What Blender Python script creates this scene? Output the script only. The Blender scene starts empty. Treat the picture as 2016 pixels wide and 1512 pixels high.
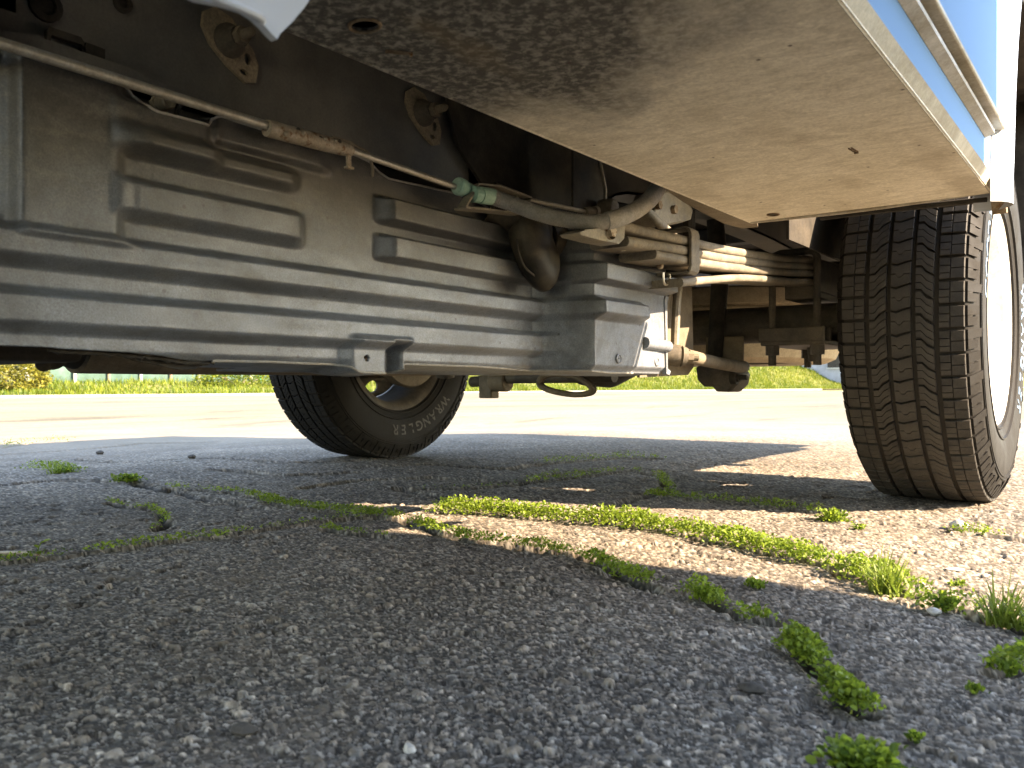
import bpy, bmesh, math, random
import numpy as np
from mathutils import Vector, Matrix
from mathutils.geometry import tessellate_polygon
random.seed(7)
rng = np.random.default_rng(11)
SC = bpy.context.scene
COL = SC.collection
R = math.radians

# ------------------------------------------------------------------ camera
# world: +X outboard (driver side), +Y towards the truck's tail, Z up; camera held 25 cm above the asphalt
CAM_F, CAM_YAW, CAM_H, CAM_HOR = 1650.0, 37.0, 0.25, 760.0
cd = bpy.data.cameras.new('camera')
cam = bpy.data.objects.new('camera', cd); COL.objects.link(cam)
cam.location = (0, 0, CAM_H); cam.rotation_euler = (R(90), 0, R(CAM_YAW))
cd.sensor_width = 36.0; cd.lens = CAM_F/2016*36.0; cd.shift_y = 4/2016
cd.clip_start = 0.02; cd.clip_end = 2000
cd.dof.use_dof = True; cd.dof.focus_distance = 1.55; cd.dof.aperture_fstop = 13.0
SC.camera = cam

# ------------------------------------------------------------------ sky, sun, exposure
SUN = Vector((1.64, 0.50, 1.0)).normalized()
el = math.asin(SUN.z); az = math.atan2(SUN.x, SUN.y)
w = bpy.data.worlds.new('World'); SC.world = w; w.use_nodes = True
nt = w.node_tree; nt.nodes.clear()
sky = nt.nodes.new('ShaderNodeTexSky'); sky.sky_type = 'NISHITA'; sky.sun_disc = False
sky.sun_elevation = el; sky.sun_rotation = az; sky.air_density = 1.0; sky.dust_density = 0.2; sky.ozone_density = 2.0
bg = nt.nodes.new('ShaderNodeBackground'); bg.inputs[1].default_value = 0.15
wo = nt.nodes.new('ShaderNodeOutputWorld')
nt.links.new(sky.outputs[0], bg.inputs[0]); nt.links.new(bg.outputs[0], wo.inputs[0])
sd = bpy.data.lights.new('sun', 'SUN'); sd.energy = 3.2; sd.angle = R(0.5); sd.color = (1.0, 0.92, 0.80)
so = bpy.data.objects.new('sun', sd); COL.objects.link(so); so.location = SUN*30
so.rotation_euler = SUN.to_track_quat('Z', 'Y').to_euler()
SC.view_settings.view_transform = 'Standard'; SC.view_settings.look = 'None'
SC.view_settings.exposure = 3.15; SC.view_settings.gamma = 1.0; SC.view_settings.use_curve_mapping = False
SC.view_settings.use_white_balance = True; SC.view_settings.white_balance_temperature = 8800; SC.view_settings.white_balance_tint = 17
SC.cycles.use_denoising = True
SC.cycles.max_bounces = 10; SC.cycles.diffuse_bounces = 6; SC.cycles.glossy_bounces = 4
SC.cycles.transmission_bounces = 4; SC.cycles.sample_clamp_indirect = 8.0

# ------------------------------------------------------------------ helpers
_th = R(CAM_YAW)
def W(px, py, x=None, y=None, z=None):
    """point of the real place measured off the photograph, on the plane x / y / z = const of the part it belongs to"""
    s = (px-1008)/CAM_F; v = (CAM_HOR-py)/CAM_F
    d = Vector((s*math.cos(_th)-math.sin(_th), s*math.sin(_th)+math.cos(_th), v))
    if x is not None: t = x/d.x
    elif y is not None: t = y/d.y
    else: t = (z-CAM_H)/d.z
    return Vector((0, 0, CAM_H))+d*t

WORLD = {}
def link(name, me, mat=None, parent=None, local=False, world=None):
    o = bpy.data.objects.new(name, me); COL.objects.link(o)
    if mat is not None and me is not None and not me.materials: me.materials.append(mat)
    if parent is not None:
        o.parent = parent
        if not local: o.matrix_parent_inverse = WORLD.get(parent, Matrix.Identity(4)).inverted()
    if local: WORLD[o] = WORLD.get(parent, Matrix.Identity(4)) @ (world or Matrix.Identity(4))
    else: WORLD[o] = world or Matrix.Identity(4)
    return o
def empty(name, loc, parent=None):
    o = bpy.data.objects.new(name, None); COL.objects.link(o); o.empty_display_size = 0.1
    m = Matrix.Translation(Vector(loc))
    if parent is not None:
        o.parent = parent; o.matrix_parent_inverse = WORLD[parent].inverted()
    o.location = loc; WORLD[o] = m
    return o
def tag(o, label=None, cat=None, group=None, kind=None):
    if label: o['label'] = label
    if cat: o['category'] = cat
    if group: o['group'] = group
    if kind: o['kind'] = kind
    return o

def crom(pts, n=8):
    pts = [Vector(p) for p in pts]; out = []
    for i in range(len(pts)-1):
        p0 = pts[max(i-1, 0)]; p1 = pts[i]; p2 = pts[i+1]; p3 = pts[min(i+2, len(pts)-1)]
        for k in range(n):
            t = k/n
            out.append(0.5*((2*p1)+(p2-p0)*t+(2*p0-5*p1+4*p2-p3)*t*t+(3*p1-p0-3*p2+p3)*t**3))
    out.append(pts[-1]); return out

class MB:
    def __init__(s): s.v = []; s.f = []; s.sharp = False
    def add(s, vs, fs):
        b = len(s.v); s.v += [tuple(v) for v in vs]; s.f += [tuple(i+b for i in f) for f in fs]; return s
    def box(s, a, b, m=None):
        x0, y0, z0 = a; x1, y1, z1 = b
        vs = [Vector(p) for p in ((x0,y0,z0),(x1,y0,z0),(x1,y1,z0),(x0,y1,z0),(x0,y0,z1),(x1,y0,z1),(x1,y1,z1),(x0,y1,z1))]
        if m: vs = [m @ v for v in vs]
        return s.add(vs, [(0,3,2,1),(4,5,6,7),(0,1,5,4),(1,2,6,5),(2,3,7,6),(3,0,4,7)])
    def tube(s, pts, r, n=16, cap=True, sx=1.0, up=None):
        pts = [Vector(p) for p in pts]; k = len(pts)
        if not isinstance(r, (list, tuple)): r = [r]*k
        T = []
        for i in range(k):
            d = pts[min(i+1, k-1)]-pts[max(i-1, 0)]; T.append(d.normalized())
        u = Vector(up) if up else (Vector((0,0,1)) if abs(T[0].z) < .9 else Vector((1,0,0)))
        vs = []; fs = []
        for i in range(k):
            u = (u-T[i]*u.dot(T[i])).normalized(); b = T[i].cross(u)
            for j in range(n):
                a = 2*math.pi*j/n
                vs.append(pts[i]+(u*math.cos(a)+b*math.sin(a)*sx)*r[i])
        for i in range(k-1):
            for j in range(n):
                fs.append((i*n+j, i*n+(j+1)%n, (i+1)*n+(j+1)%n, (i+1)*n+j))
        if cap:
            fs.append(tuple(reversed(range(n)))); fs.append(tuple((k-1)*n+j for j in range(n)))
        return s.add(vs, fs)
    def lathe(s, prof, c=(0,0,0), axis='x', n=48, a0=0, a1=360, closed=False):
        """prof: list of (axial, radius)"""
        full = abs(a1-a0) >= 359.9; m = n if full else n+1; vs = []; fs = []; k = len(prof); c = Vector(c)
        for i in range(m):
            a = R(a0+(a1-a0)*i/n); ca, sa = math.cos(a), math.sin(a)
            for (h, r) in prof:
                p = {'x': (h, r*ca, r*sa), 'y': (r*sa, h, r*ca), 'z': (r*ca, r*sa, h)}[axis]
                vs.append(c+Vector(p))
        for i in range(n):
            i2 = (i+1) % m
            for j in range(k if closed else k-1):
                j2 = (j+1) % k
                fs.append((i*k+j, i2*k+j, i2*k+j2, i*k+j2))
        return s.add(vs, fs)
    def prism(s, loops, d0, d1, axis='x', m=None):
        """2-D loops (outer, holes...) extruded along an axis; loop coords are the two other axes in xyz order"""
        tr = tessellate_polygon([[Vector((p[0], p[1], 0)) for p in l] for l in loops])
        flat = [p for l in loops for p in l]; n = len(flat)
        def P(p, d):
            q = {'x': (d, p[0], p[1]), 'y': (p[0], d, p[1]), 'z': (p[0], p[1], d)}[axis]
            q = Vector(q); return m @ q if m else q
        vs = [P(p, d0) for p in flat]+[P(p, d1) for p in flat]
        fs = [t for t in tr]+[tuple(reversed([i+n for i in t])) for t in tr]
        b = 0
        for l in loops:
            k = len(l)
            for i in range(k): fs.append((b+i, b+(i+1) % k, n+b+(i+1) % k, n+b+i))
            b += k
        return s.add(vs, fs)
    def ball(s, c, r, sc=(1,1,1), n=12, m=8):
        prof = [(-math.cos(math.pi*i/m), math.sin(math.pi*i/m)) for i in range(m+1)]
        k = MB().lathe(prof, axis='z', n=n)
        return s.add([Vector(c)+Vector((v[0]*sc[0], v[1]*sc[1], v[2]*sc[2]))*r for v in k.v], k.f)
    def hexnut(s, c, r, h, axis='x'):
        l = [(math.cos(math.pi*i/3)*r, math.sin(math.pi*i/3)*r) for i in range(6)]
        k = MB().prism([l], 0, h, axis)
        return s.add([Vector(c)+Vector(v) for v in k.v], k.f)
    def mesh(s, name, smooth=True, angle=35, merge=True):
        me = bpy.data.meshes.new(name); me.from_pydata(s.v, [], s.f)
        bm = bmesh.new(); bm.from_mesh(me)
        if merge: bmesh.ops.remove_doubles(bm, verts=bm.verts, dist=1e-5)
        bmesh.ops.recalc_face_normals(bm, faces=bm.faces)
        if smooth:
            for f in bm.faces: f.smooth = True
            for e in bm.edges:
                if len(e.link_faces) == 2:
                    e.smooth = e.calc_face_angle(0) < R(angle)
        bm.to_mesh(me); bm.free(); return me
    def build(s, name, mat, parent=None, smooth=True, angle=35, local=False, bevel=0, world=None):
        o = link(name, s.mesh(name, smooth, angle), mat, parent, local, world)
        if bevel:
            b = o.modifiers.new('bevel', 'BEVEL'); b.width = bevel; b.segments = 2; b.limit_method = 'ANGLE'; b.angle_limit = R(40)
            b.harden_normals = False
        return o

# ------------------------------------------------------------------ materials
MATS = {}
class NT:
    def __init__(s, name):
        s.m = bpy.data.materials.new(name); s.m.use_nodes = True; s.t = s.m.node_tree; s.t.nodes.clear()
        s.out = s.t.nodes.new('ShaderNodeOutputMaterial'); s.co = s.t.nodes.new('ShaderNodeTexCoord')
    def n(s, t, **k):
        d = s.t.nodes.new(t)
        for a, b in k.items():
            if a in d.inputs: d.inputs[a].default_value = b
            else: setattr(d, a, b)
        return d
    def l(s, a, b): s.t.links.new(a, b)
    def noise(s, scale, detail=4, rough=.55, stretch=(1,1,1), dist=0.0):
        mp = s.n('ShaderNodeMapping'); mp.inputs['Scale'].default_value = stretch
        s.l(s.co.outputs['Object'], mp.inputs[0])
        q = s.n('ShaderNodeTexNoise', Scale=scale, Detail=detail, Roughness=rough, Distortion=dist)
        s.l(mp.outputs[0], q.inputs['Vector']); return q.outputs['Fac']
    def ramp(s, fac, a, b, ca=(0,0,0,1), cb=(1,1,1,1)):
        r = s.n('ShaderNodeValToRGB'); e = r.color_ramp.elements
        e[0].position = a; e[0].color = ca; e[1].position = b; e[1].color = cb
        s.l(fac, r.inputs[0]); return r.outputs[0]
    def mix(s, fac, a, b, mode='MIX'):
        q = s.n('ShaderNodeMix', data_type='RGBA', blend_type=mode)
        if hasattr(fac, 'links'): s.l(fac, q.inputs[0])
        else: q.inputs[0].default_value = fac
        for v, i in ((a, 6), (b, 7)):
            if hasattr(v, 'links'): s.l(v, q.inputs[i])
            else: q.inputs[i].default_value = (*v[:3], 1)
        return q.outputs[2]
    def mul(s, a, b, op='MULTIPLY'):
        q = s.n('ShaderNodeMath', operation=op)
        for v, i in ((a, 0), (b, 1)):
            if hasattr(v, 'links'): s.l(v, q.inputs[i])
            else: q.inputs[i].default_value = v
        return q.outputs[0]
    def bsdf(s, col, rough=.6, metal=0.0, bump=None, bs=.3, bd=.002, spec=.5, coat=0.0):
        p = s.n('ShaderNodeBsdfPrincipled')
        if hasattr(col, 'links'): s.l(col, p.inputs['Base Color'])
        else: p.inputs['Base Color'].default_value = (*col[:3], 1)
        if hasattr(rough, 'links'): s.l(rough, p.inputs['Roughness'])
        else: p.inputs['Roughness'].default_value = rough
        p.inputs['Metallic'].default_value = metal; p.inputs['Specular IOR Level'].default_value = spec
        p.inputs['Coat Weight'].default_value = coat
        if bump is not None:
            b = s.n('ShaderNodeBump'); b.inputs['Strength'].default_value = bs; b.inputs['Distance'].default_value = bd
            s.l(bump, b.inputs['Height']); s.l(b.outputs[0], p.inputs['Normal'])
        s.l(p.outputs[0], s.out.inputs[0]); s.p = p; return s.m

def dirty(name, base, dust, amt=.5, scale=9, rough=.6, fine=260, fine_amt=.35, metal=0.0, stretch=(1,1,1), bs=.25, bd=.001, rust=None, spec=.2):
    """base paint or plastic under an uneven film of road dust, with a fine speckle"""
    k = NT(name)
    n1 = k.noise(scale, 6, .62, stretch, .3); m = k.ramp(n1, .5-.32*amt-.06, .78-.3*amt)
    c = k.mix(m, base, dust)
    n2 = k.noise(fine, 3, .7); sp = k.ramp(n2, .36, .66, (.55,.55,.55,1), (1.4,1.4,1.4,1))
    c = k.mix(fine_amt, c, sp, 'MULTIPLY')
    n3 = k.noise(scale*4.3, 5, .6, stretch); st = k.ramp(n3, .3, .62, (.62,.6,.56,1), (1.08,1.08,1.08,1))
    c = k.mix(.55, c, st, 'MULTIPLY')
    if rust:
        n4 = k.noise(scale*2.1, 6, .7); c = k.mix(k.ramp(n4, .56, .64), c, rust)
    MATS[name] = k.bsdf(c, k.ramp(n1, .2, .8, (rough-.12,)*3+(1,), (min(rough+.2, 1),)*3+(1,)), metal, k.mul(n2, n3, 'ADD'), bs, bd, spec)
    return MATS[name]

M_frame = dirty('frame undercoat', (.085,.085,.083), (.18,.168,.145), .38, 5, .42, 300, .25, bs=.15, spec=.4)
M_black = dirty('black metal', (.014,.014,.014), (.07,.06,.048), .35, 11, .7, 240, .3, spec=.15)
def m_shield():
    k = NT('grey satin plastic')
    sp = k.n('ShaderNodeSeparateXYZ'); k.l(k.co.outputs['Object'], sp.inputs[0])
    n1 = k.noise(7, 6, .62, (1, 1, 1.6), .4); n2 = k.noise(520, 3, .7); n3 = k.noise(32, 6, .65, (1, .5, 1.4), .6); n4 = k.noise(90, 4, .6)
    # upper part painted darker for its shade, lower part bluer for sky light
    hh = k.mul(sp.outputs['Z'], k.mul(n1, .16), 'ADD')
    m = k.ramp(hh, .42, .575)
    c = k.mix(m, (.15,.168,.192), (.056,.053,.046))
    c = k.mix(k.mul(k.ramp(n3, .50, .70), .45), c, (.175,.16,.13))
    c = k.mix(.6, c, k.ramp(n2, .34, .66, (.5,.5,.5,1), (1.5,1.5,1.5,1)), 'MULTIPLY')
    c = k.mix(.5, c, k.ramp(n4, .30, .62, (.62,.61,.6,1), (1.12,1.12,1.12,1)), 'MULTIPLY')
    # soot and old splash marks
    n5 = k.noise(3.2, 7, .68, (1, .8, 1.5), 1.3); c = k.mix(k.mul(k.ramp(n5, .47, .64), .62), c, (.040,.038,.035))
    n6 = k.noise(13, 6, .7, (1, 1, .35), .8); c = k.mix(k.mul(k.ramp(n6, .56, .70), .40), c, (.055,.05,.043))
    v = k.n('ShaderNodeTexVoronoi', Scale=34.0); k.l(k.co.outputs['Object'], v.inputs['Vector'])
    c = k.mix(k.ramp(v.outputs['Distance'], .05, .09, (.7,.7,.7,1), (0,0,0,1)), c, (.04,.035,.03))
    return k.bsdf(c, k.ramp(n3, .3, .7, (.34,.34,.34,1), (.55,.55,.55,1)), 0, k.mul(n2, n4, 'ADD'), .4, .0005, .6)
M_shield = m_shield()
M_steel = dirty('dusty steel', (.17,.162,.145), (.26,.225,.17), .5, 14, .48, 300, .35, metal=.15)
M_rod = dirty('zinc rod', (.42,.40,.36), (.38,.34,.27), .5, 20, .38, 420, .3, metal=.5)
M_clamp = dirty('galvanised clamp', (.40,.35,.28), (.36,.29,.21), .6, 28, .5, 320, .4, metal=.2, rust=(.17,.09,.04))
M_leaf = dirty('spring steel', (.115,.105,.09), (.235,.20,.15), .5, 18, .55, 260, .35)
M_rubber_hose = dirty('grey conduit', (.25,.25,.245), (.34,.31,.265), .5, 16, .55, 380, .35)
M_green = dirty('green plastic', (.25,.46,.36), (.34,.48,.39), .4, 22, .42, 380, .2, bs=.05)
M_elbow = dirty('sooty pipe', (.012,.012,.011), (.10,.082,.056), .34, 9, .5, 260, .3)
M_dust = dirty('dusty brown', (.10,.086,.067), (.20,.165,.12), .5, 12, .7, 300, .35)
M_rustm = dirty('rust', (.12,.07,.035), (.34,.27,.19), .4, 30, .8, 300, .5, rust=(.20,.085,.025))
M_mount = dirty('tan plated steel', (.22,.18,.13), (.30,.245,.175), .5, 30, .6, 300, .45)
M_axle = dirty('axle', (.045,.042,.04), (.13,.11,.085), .45, 10, .6, 240, .35)

def m_plate():
    k = NT('compartment underside')
    n1 = k.noise(5, 7, .6, (1, .5, 1), .5); n2 = k.noise(34, 8, .75, (.7, 1.5, 1), 1.4); n3 = k.noise(240, 3, .7)
    c = k.mix(k.ramp(n1, .32, .68), (.62,.55,.42), (.80,.735,.60))
    c = k.mix(.8, c, k.ramp(n2, .25, .62, (.58,.54,.47,1), (1.12,1.12,1.12,1)), 'MULTIPLY')
    c = k.mix(.35, c, k.ramp(n3, .35, .65, (.6,.58,.55,1), (1.3,1.3,1.3,1)), 'MULTIPLY')
    # old black undercoating left on the front end of the panel, worn away further back
    sp = k.n('ShaderNodeSeparateXYZ'); k.l(k.co.outputs['Object'], sp.inputs[0])
    e = k.mul(k.mul(n1, -.7), k.mul(sp.outputs['Y'], k.mul(sp.outputs['X'], .55), 'ADD'), 'ADD')
    m = k.ramp(e, -.12, .14, (1,1,1,1), (0,0,0,1))
    blot = k.noise(115, 5, .7, (1,1,1), .25)
    uc = k.mix(k.ramp(blot, .46, .62), (.016,.016,.016), (.25,.235,.205))
    c = k.mix(k.mul(m, .93), c, uc)
    v = k.n('ShaderNodeTexVoronoi', Scale=27.0); k.l(k.co.outputs['Object'], v.inputs['Vector'])
    c = k.mix(k.ramp(v.outputs['Distance'], .035, .07, (1,1,1,1), (0,0,0,1)), c, (.055,.03,.02))
    st = k.noise(8, 3, .5, (1.6, .6, 1)); c = k.mix(k.ramp(st, .60, .74, (0,0,0,1), (.35,.35,.35,1)), c, (.22,.15,.07))
    return k.bsdf(c, .62, 0, k.mul(k.mul(n2, .5), k.mul(blot, m), 'ADD'), .35, .0016, .35)
M_plate = m_plate()
def m_paint():
    k = NT('white paint')
    n1 = k.noise(14, 6, .6); n2 = k.noise(160, 3, .6)
    c = k.mix(k.mul(k.ramp(n1, .55, .8), .22), (.50,.52,.55), (.40,.37,.31))
    return k.bsdf(c, k.ramp(n2, .3, .7, (.06,.06,.06,1), (.14,.14,.14,1)), 0, n1, .02, .001, .5, 0.0)
M_paint = m_paint()
def m_sky_tint():
    k = NT('painted sky reflection'); n1 = k.noise(14, 6, .6)
    return k.bsdf(k.mix(k.mul(k.ramp(n1, .6, .85), .12), (.20,.37,.62), (.34,.36,.38)), .5, 0, n1, .02, .001, .0)  # white paint coloured blue for the sky it would reflect
M_sky_tint = m_sky_tint()
M_lip = dirty('dusty painted lip', (.50,.46,.39), (.36,.31,.225), .5, 10, .55, 260, .3)
M_rim = dirty('white rim paint', (.78,.77,.75), (.58,.53,.45), .25, 12, .35, 200, .15, bs=.05)
def m_tyre():
    k = NT('dusty tread rubber')
    n1 = k.noise(26, 6, .65); n2 = k.noise(420, 3, .7)
    c = k.mix(k.ramp(n1, .35, .72), (.028,.0265,.0245), (.064,.057,.048))
    c = k.mix(.4, c, k.ramp(n2, .35, .65, (.6,.6,.6,1), (1.4,1.4,1.4,1)), 'MULTIPLY')
    return k.bsdf(c, .66, 0, n2, .3, .0006, .22)
M_tread = m_tyre()
M_tyre = dirty('clean rubber', (.011,.0105,.010), (.017,.0155,.0135), .4, 20, .65, 420, .35, bs=.2, spec=.12)
def m_groove():
    k = NT('tyre groove rubber'); n1 = k.noise(40, 5, .6)
    return k.bsdf(k.mix(n1, (.016,.014,.012), (.035,.029,.022)), .8, 0, n1, .2, .001, .3)
M_groove = m_groove()
M_letter = dirty('blue letter coating', (.10,.21,.36), (.20,.27,.34), .3, 30, .5, 300, .2, bs=.05)
M_letter2 = dirty('raised black letter', (.05,.048,.045), (.07,.065,.057), .4, 30, .55, 300, .2, bs=.05)
M_spare = dirty('dusty spare tyre', (.30,.24,.165), (.38,.31,.21), .5, 12, .9, 260, .35)

def m_asphalt():
    k = NT('asphalt')
    at = k.n('ShaderNodeAttribute'); at.attribute_name = 'stone'
    sep = k.n('ShaderNodeSeparateColor'); k.l(at.outputs['Color'], sep.inputs[0])
    r = k.n('ShaderNodeValToRGB'); cr = r.color_ramp; cr.interpolation = 'LINEAR'
    cr.elements[0].position = 0; cr.elements[0].color = (.030,.028,.026,1)
    cr.elements[1].position = 1; cr.elements[1].color = (.85,.82,.76,1)
    for p, c in ((.30, (.10,.094,.086,1)), (.62, (.225,.21,.19,1)), (.86, (.43,.405,.365,1)), (.95, (.62,.59,.54,1))):
        e = cr.elements.new(p); e.color = c
    k.l(sep.outputs[0], r.inputs[0])
    tint = k.mix(sep.outputs[1], (.97,.99,1.0), (1.14,1.0,.86))
    c = k.mix(1.0, r.outputs[0], tint, 'MULTIPLY')
    # bitumen and dust between the stones
    n0 = k.noise(3.0, 5, .6)
    c = k.mix(k.ramp(sep.outputs[2], .10, .42, (1,1,1,1), (0,0,0,1)), c, k.mix(k.ramp(n0, .38, .68), (.042,.039,.036), (.12,.105,.085)))
    n1 = k.noise(1.5, 6, .6, (1,1,1), .6)
    c = k.mix(.85, c, k.ramp(n1, .30, .70, (.60,.58,.56,1), (1.32,1.29,1.24,1)), 'MULTIPLY')
    n7 = k.noise(2.6, 5, .65, (1,1,1), 1.0); c = k.mix(k.mul(k.ramp(n7, .56, .72), .45), c, (.20,.155,.11))
    n2 = k.noise(900, 2, .6)
    c = k.mix(.35, c, k.ramp(n2, .3, .7, (.6,.6,.6,1), (1.4,1.4,1.4,1)), 'MULTIPLY')
    # far out the stones merge into bleached paving with faint stains
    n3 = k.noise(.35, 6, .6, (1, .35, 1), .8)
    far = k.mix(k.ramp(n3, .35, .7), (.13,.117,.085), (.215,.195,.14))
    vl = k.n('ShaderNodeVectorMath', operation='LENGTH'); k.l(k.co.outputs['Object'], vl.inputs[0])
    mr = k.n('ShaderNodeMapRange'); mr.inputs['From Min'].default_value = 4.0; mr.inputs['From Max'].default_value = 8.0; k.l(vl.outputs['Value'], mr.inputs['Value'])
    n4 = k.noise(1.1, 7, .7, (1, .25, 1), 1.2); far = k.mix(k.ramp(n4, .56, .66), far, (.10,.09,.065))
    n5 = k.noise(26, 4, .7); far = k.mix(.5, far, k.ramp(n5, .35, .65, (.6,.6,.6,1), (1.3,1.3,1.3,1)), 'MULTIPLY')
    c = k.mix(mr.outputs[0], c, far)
    return k.bsdf(c, .9, 0, n2, .35, .0008, .12)
M_asphalt = m_asphalt()

def m_leafy(name, a, b, trans=.45, scale=30):
    k = NT(name)
    n = k.noise(scale, 3, .6)
    at = k.n('ShaderNodeAttribute'); at.attribute_name = 'tone'
    c = k.mix(at.outputs['Fac'], a, b); c = k.mix(.35, c, k.ramp(n, .3, .7, (.7,.7,.7,1), (1.25,1.25,1.25,1)), 'MULTIPLY')
    d = k.n('ShaderNodeBsdfPrincipled', Roughness=.5); k.l(c, d.inputs['Base Color']); d.inputs['Specular IOR Level'].default_value = .35
    t = k.n('ShaderNodeBsdfTranslucent'); k.l(c, t.inputs[0])
    m = k.n('ShaderNodeMixShader'); m.inputs[0].default_value = trans
    k.l(d.outputs[0], m.inputs[1]); k.l(t.outputs[0], m.inputs[2]); k.l(m.outputs[0], k.out.inputs[0])
    return k.m
M_weed = m_leafy('weed leaves', (.035,.085,.012), (.32,.43,.05), .5)
M_blade = m_leafy('grass blades', (.10,.17,.02), (.28,.34,.06), .5)
M_bank = m_leafy('bank grass', (.06,.11,.014), (.20,.22,.02), .45, 1.2)
M_bush = m_leafy('bush leaves', (.07,.08,.012), (.26,.23,.035), .35, 4)

# ------------------------------------------------------------------ ground
# the crack network carrying the weeds (ground x, y), read off the photograph
def G(px, py): p = W(px, py, z=0); return (p.x, p.y)
CRACKS = [
 # px polyline, strip half-width (m), leaf density per metre, leaf height (m)
 ([(-20,1108),(60,1100),(120,1094),(200,1084),(300,1070),(420,1060),(520,1045),(590,1035),(680,1022),(760,1020)], .008, 300, .009),
 ([(520,990),(590,1002),(680,1012),(770,1020),(850,1045),(930,1068),(1010,1076),(1090,1088),(1160,1100),(1220,1130),(1290,1155)], .014, 1000, .014),
 ([(1370,1165),(1410,1190),(1460,1212),(1512,1225)], .012, 1200, .014),
 ([(1565,1265),(1600,1310),(1650,1360),(1690,1400)], .012, 3600, .014),
 ([(870,1008),(960,1012),(1050,1020),(1130,1028),(1240,1036),(1350,1052),(1450,1072),(1550,1095),(1640,1118),(1720,1140),(1790,1165)], .030, 2100, .020),
 ([(1280,975),(1350,983),(1430,988),(1530,1000),(1640,1012)], .014, 620, .015),
 ([(330,960),(400,965),(470,970),(540,988)], .012, 200, .010),
 ([(60,918),(110,922),(150,928)], .03, 500, .02),
 ([(210,990),(260,1000),(300,1005),(330,1028),(300,1045)], .008, 220, .008),
 ([(640,1045),(700,1055),(760,1060)], .008, 330, .009),
 ([(1070,912),(1160,905),(1230,900),(1300,902)], .03, 190, .016),
 ([(1030,950),(1130,940),(1240,925),(1300,938),(1320,965)], .015, 210, .014),
 ([(1100,930),(1010,955),(930,960),(800,962)], .010, 60, .010),
 ([(0,858),(60,850),(130,848)], .06, 160, .03),
 ([(1880,1050),(1930,1052),(1990,1060),(2030,1062)], .012, 560, .013),
 ([(1800,1190),(1850,1195),(1900,1200),(1960,1210),(2030,1235)], .02, 700, .017),
 ([(1960,1320),(2010,1300),(2040,1290)], .010, 900, .012),
]
CG = [[G(*p) for p in c[0]] for c in CRACKS]
PLAIN_CRACKS = [[(0,955),(120,945),(260,950),(420,985),(520,1005)], [(1300,965),(1200,1000),(1130,1010)], [(780,960),(900,985),(1020,1000)], [(600,960),(700,945),(860,940),(1000,950)], [(430,925),(560,935),(700,930)], [(380,900),(450,902),(540,912),(660,910),(760,905)], [(700,920),(860,915),(1000,925),(1070,912)], [(0,870),(150,862),(280,852),(420,850)], [(150,890),(240,905),(330,902)]]
CG_ALL = CG+[[G(*p) for p in c] for c in PLAIN_CRACKS]

def lattice(x, y, seed):
    ix = np.floor(x).astype(np.int64); iy = np.floor(y).astype(np.int64)
    def h(a, b, s):
        n = (a*374761393+b*668265263+s*974711) & 0xffffffff
        n = ((n ^ (n >> 13))*1274126177) & 0xffffffff
        return ((n ^ (n >> 16)) & 0xffff)/65535.0
    return ix, iy, h
def vnoise(x, y, seed):
    ix, iy, h = lattice(x, y, seed); fx = x-ix; fy = y-iy
    fx = fx*fx*(3-2*fx); fy = fy*fy*(3-2*fy)
    return (h(ix,iy,seed)*(1-fx)+h(ix+1,iy,seed)*fx)*(1-fy)+(h(ix,iy+1,seed)*(1-fx)+h(ix+1,iy+1,seed)*fx)*fy
def worley(x, y, seed):
    ix, iy, h = lattice(x, y, seed); best = np.full(x.shape, 9.0); r1 = np.zeros_like(x); r2 = np.zeros_like(x); sec = np.full(x.shape, 9.0)
    for dx in (-1, 0, 1):
        for dy in (-1, 0, 1):
            cx = ix+dx; cy = iy+dy
            jx = cx+h(cx,cy,seed)*.9+.05; jy = cy+h(cx,cy,seed+1)*.9+.05
            d = np.hypot(x-jx, y-jy); m = d < best
            sec = np.where(m, best, np.minimum(sec, d)); best = np.where(m, d, best)
            r1 = np.where(m, h(cx,cy,seed+2), r1); r2 = np.where(m, h(cx,cy,seed+3), r2)
    return best, sec, r1, r2
def crackdist(x, y, lines):
    d = np.full(x.shape, 9.0)
    for l in lines:
        P = np.array(l); mn = P.min(0)-.15; mx = P.max(0)+.15
        sel = np.nonzero((x > mn[0]) & (x < mx[0]) & (y > mn[1]) & (y < mx[1]))[0]
        if not len(sel): continue
        xs, ys = x[sel], y[sel]; q = np.full(xs.shape, 9.0)
        wob = (vnoise(xs*22, ys*22, 91)-.5)*.03
        for a, b in zip(P[:-1], P[1:]):
            ab = b-a; t = np.clip(((xs-a[0])*ab[0]+(ys-a[1])*ab[1])/(ab@ab+1e-9), 0, 1)
            q = np.minimum(q, np.hypot(xs-a[0]-ab[0]*t, ys-a[1]-ab[1]*t+wob))
        d[sel] = np.minimum(d[sel], q)
    return d
def base_z(x, y):
    """gentle fall of the lot away from the truck, plus unevenness"""
    t = np.clip((-x-2.35)/1.9, 0, 1); s = t*t*(3-2*t)
    return -.06*s+(vnoise(x*2.1, y*2.1, 5)-.5)*.008+(vnoise(x*.45+3, y*.45, 6)-.5)*.010*np.clip((np.hypot(x, y)-2.2)/3, 0, 1)
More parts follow.
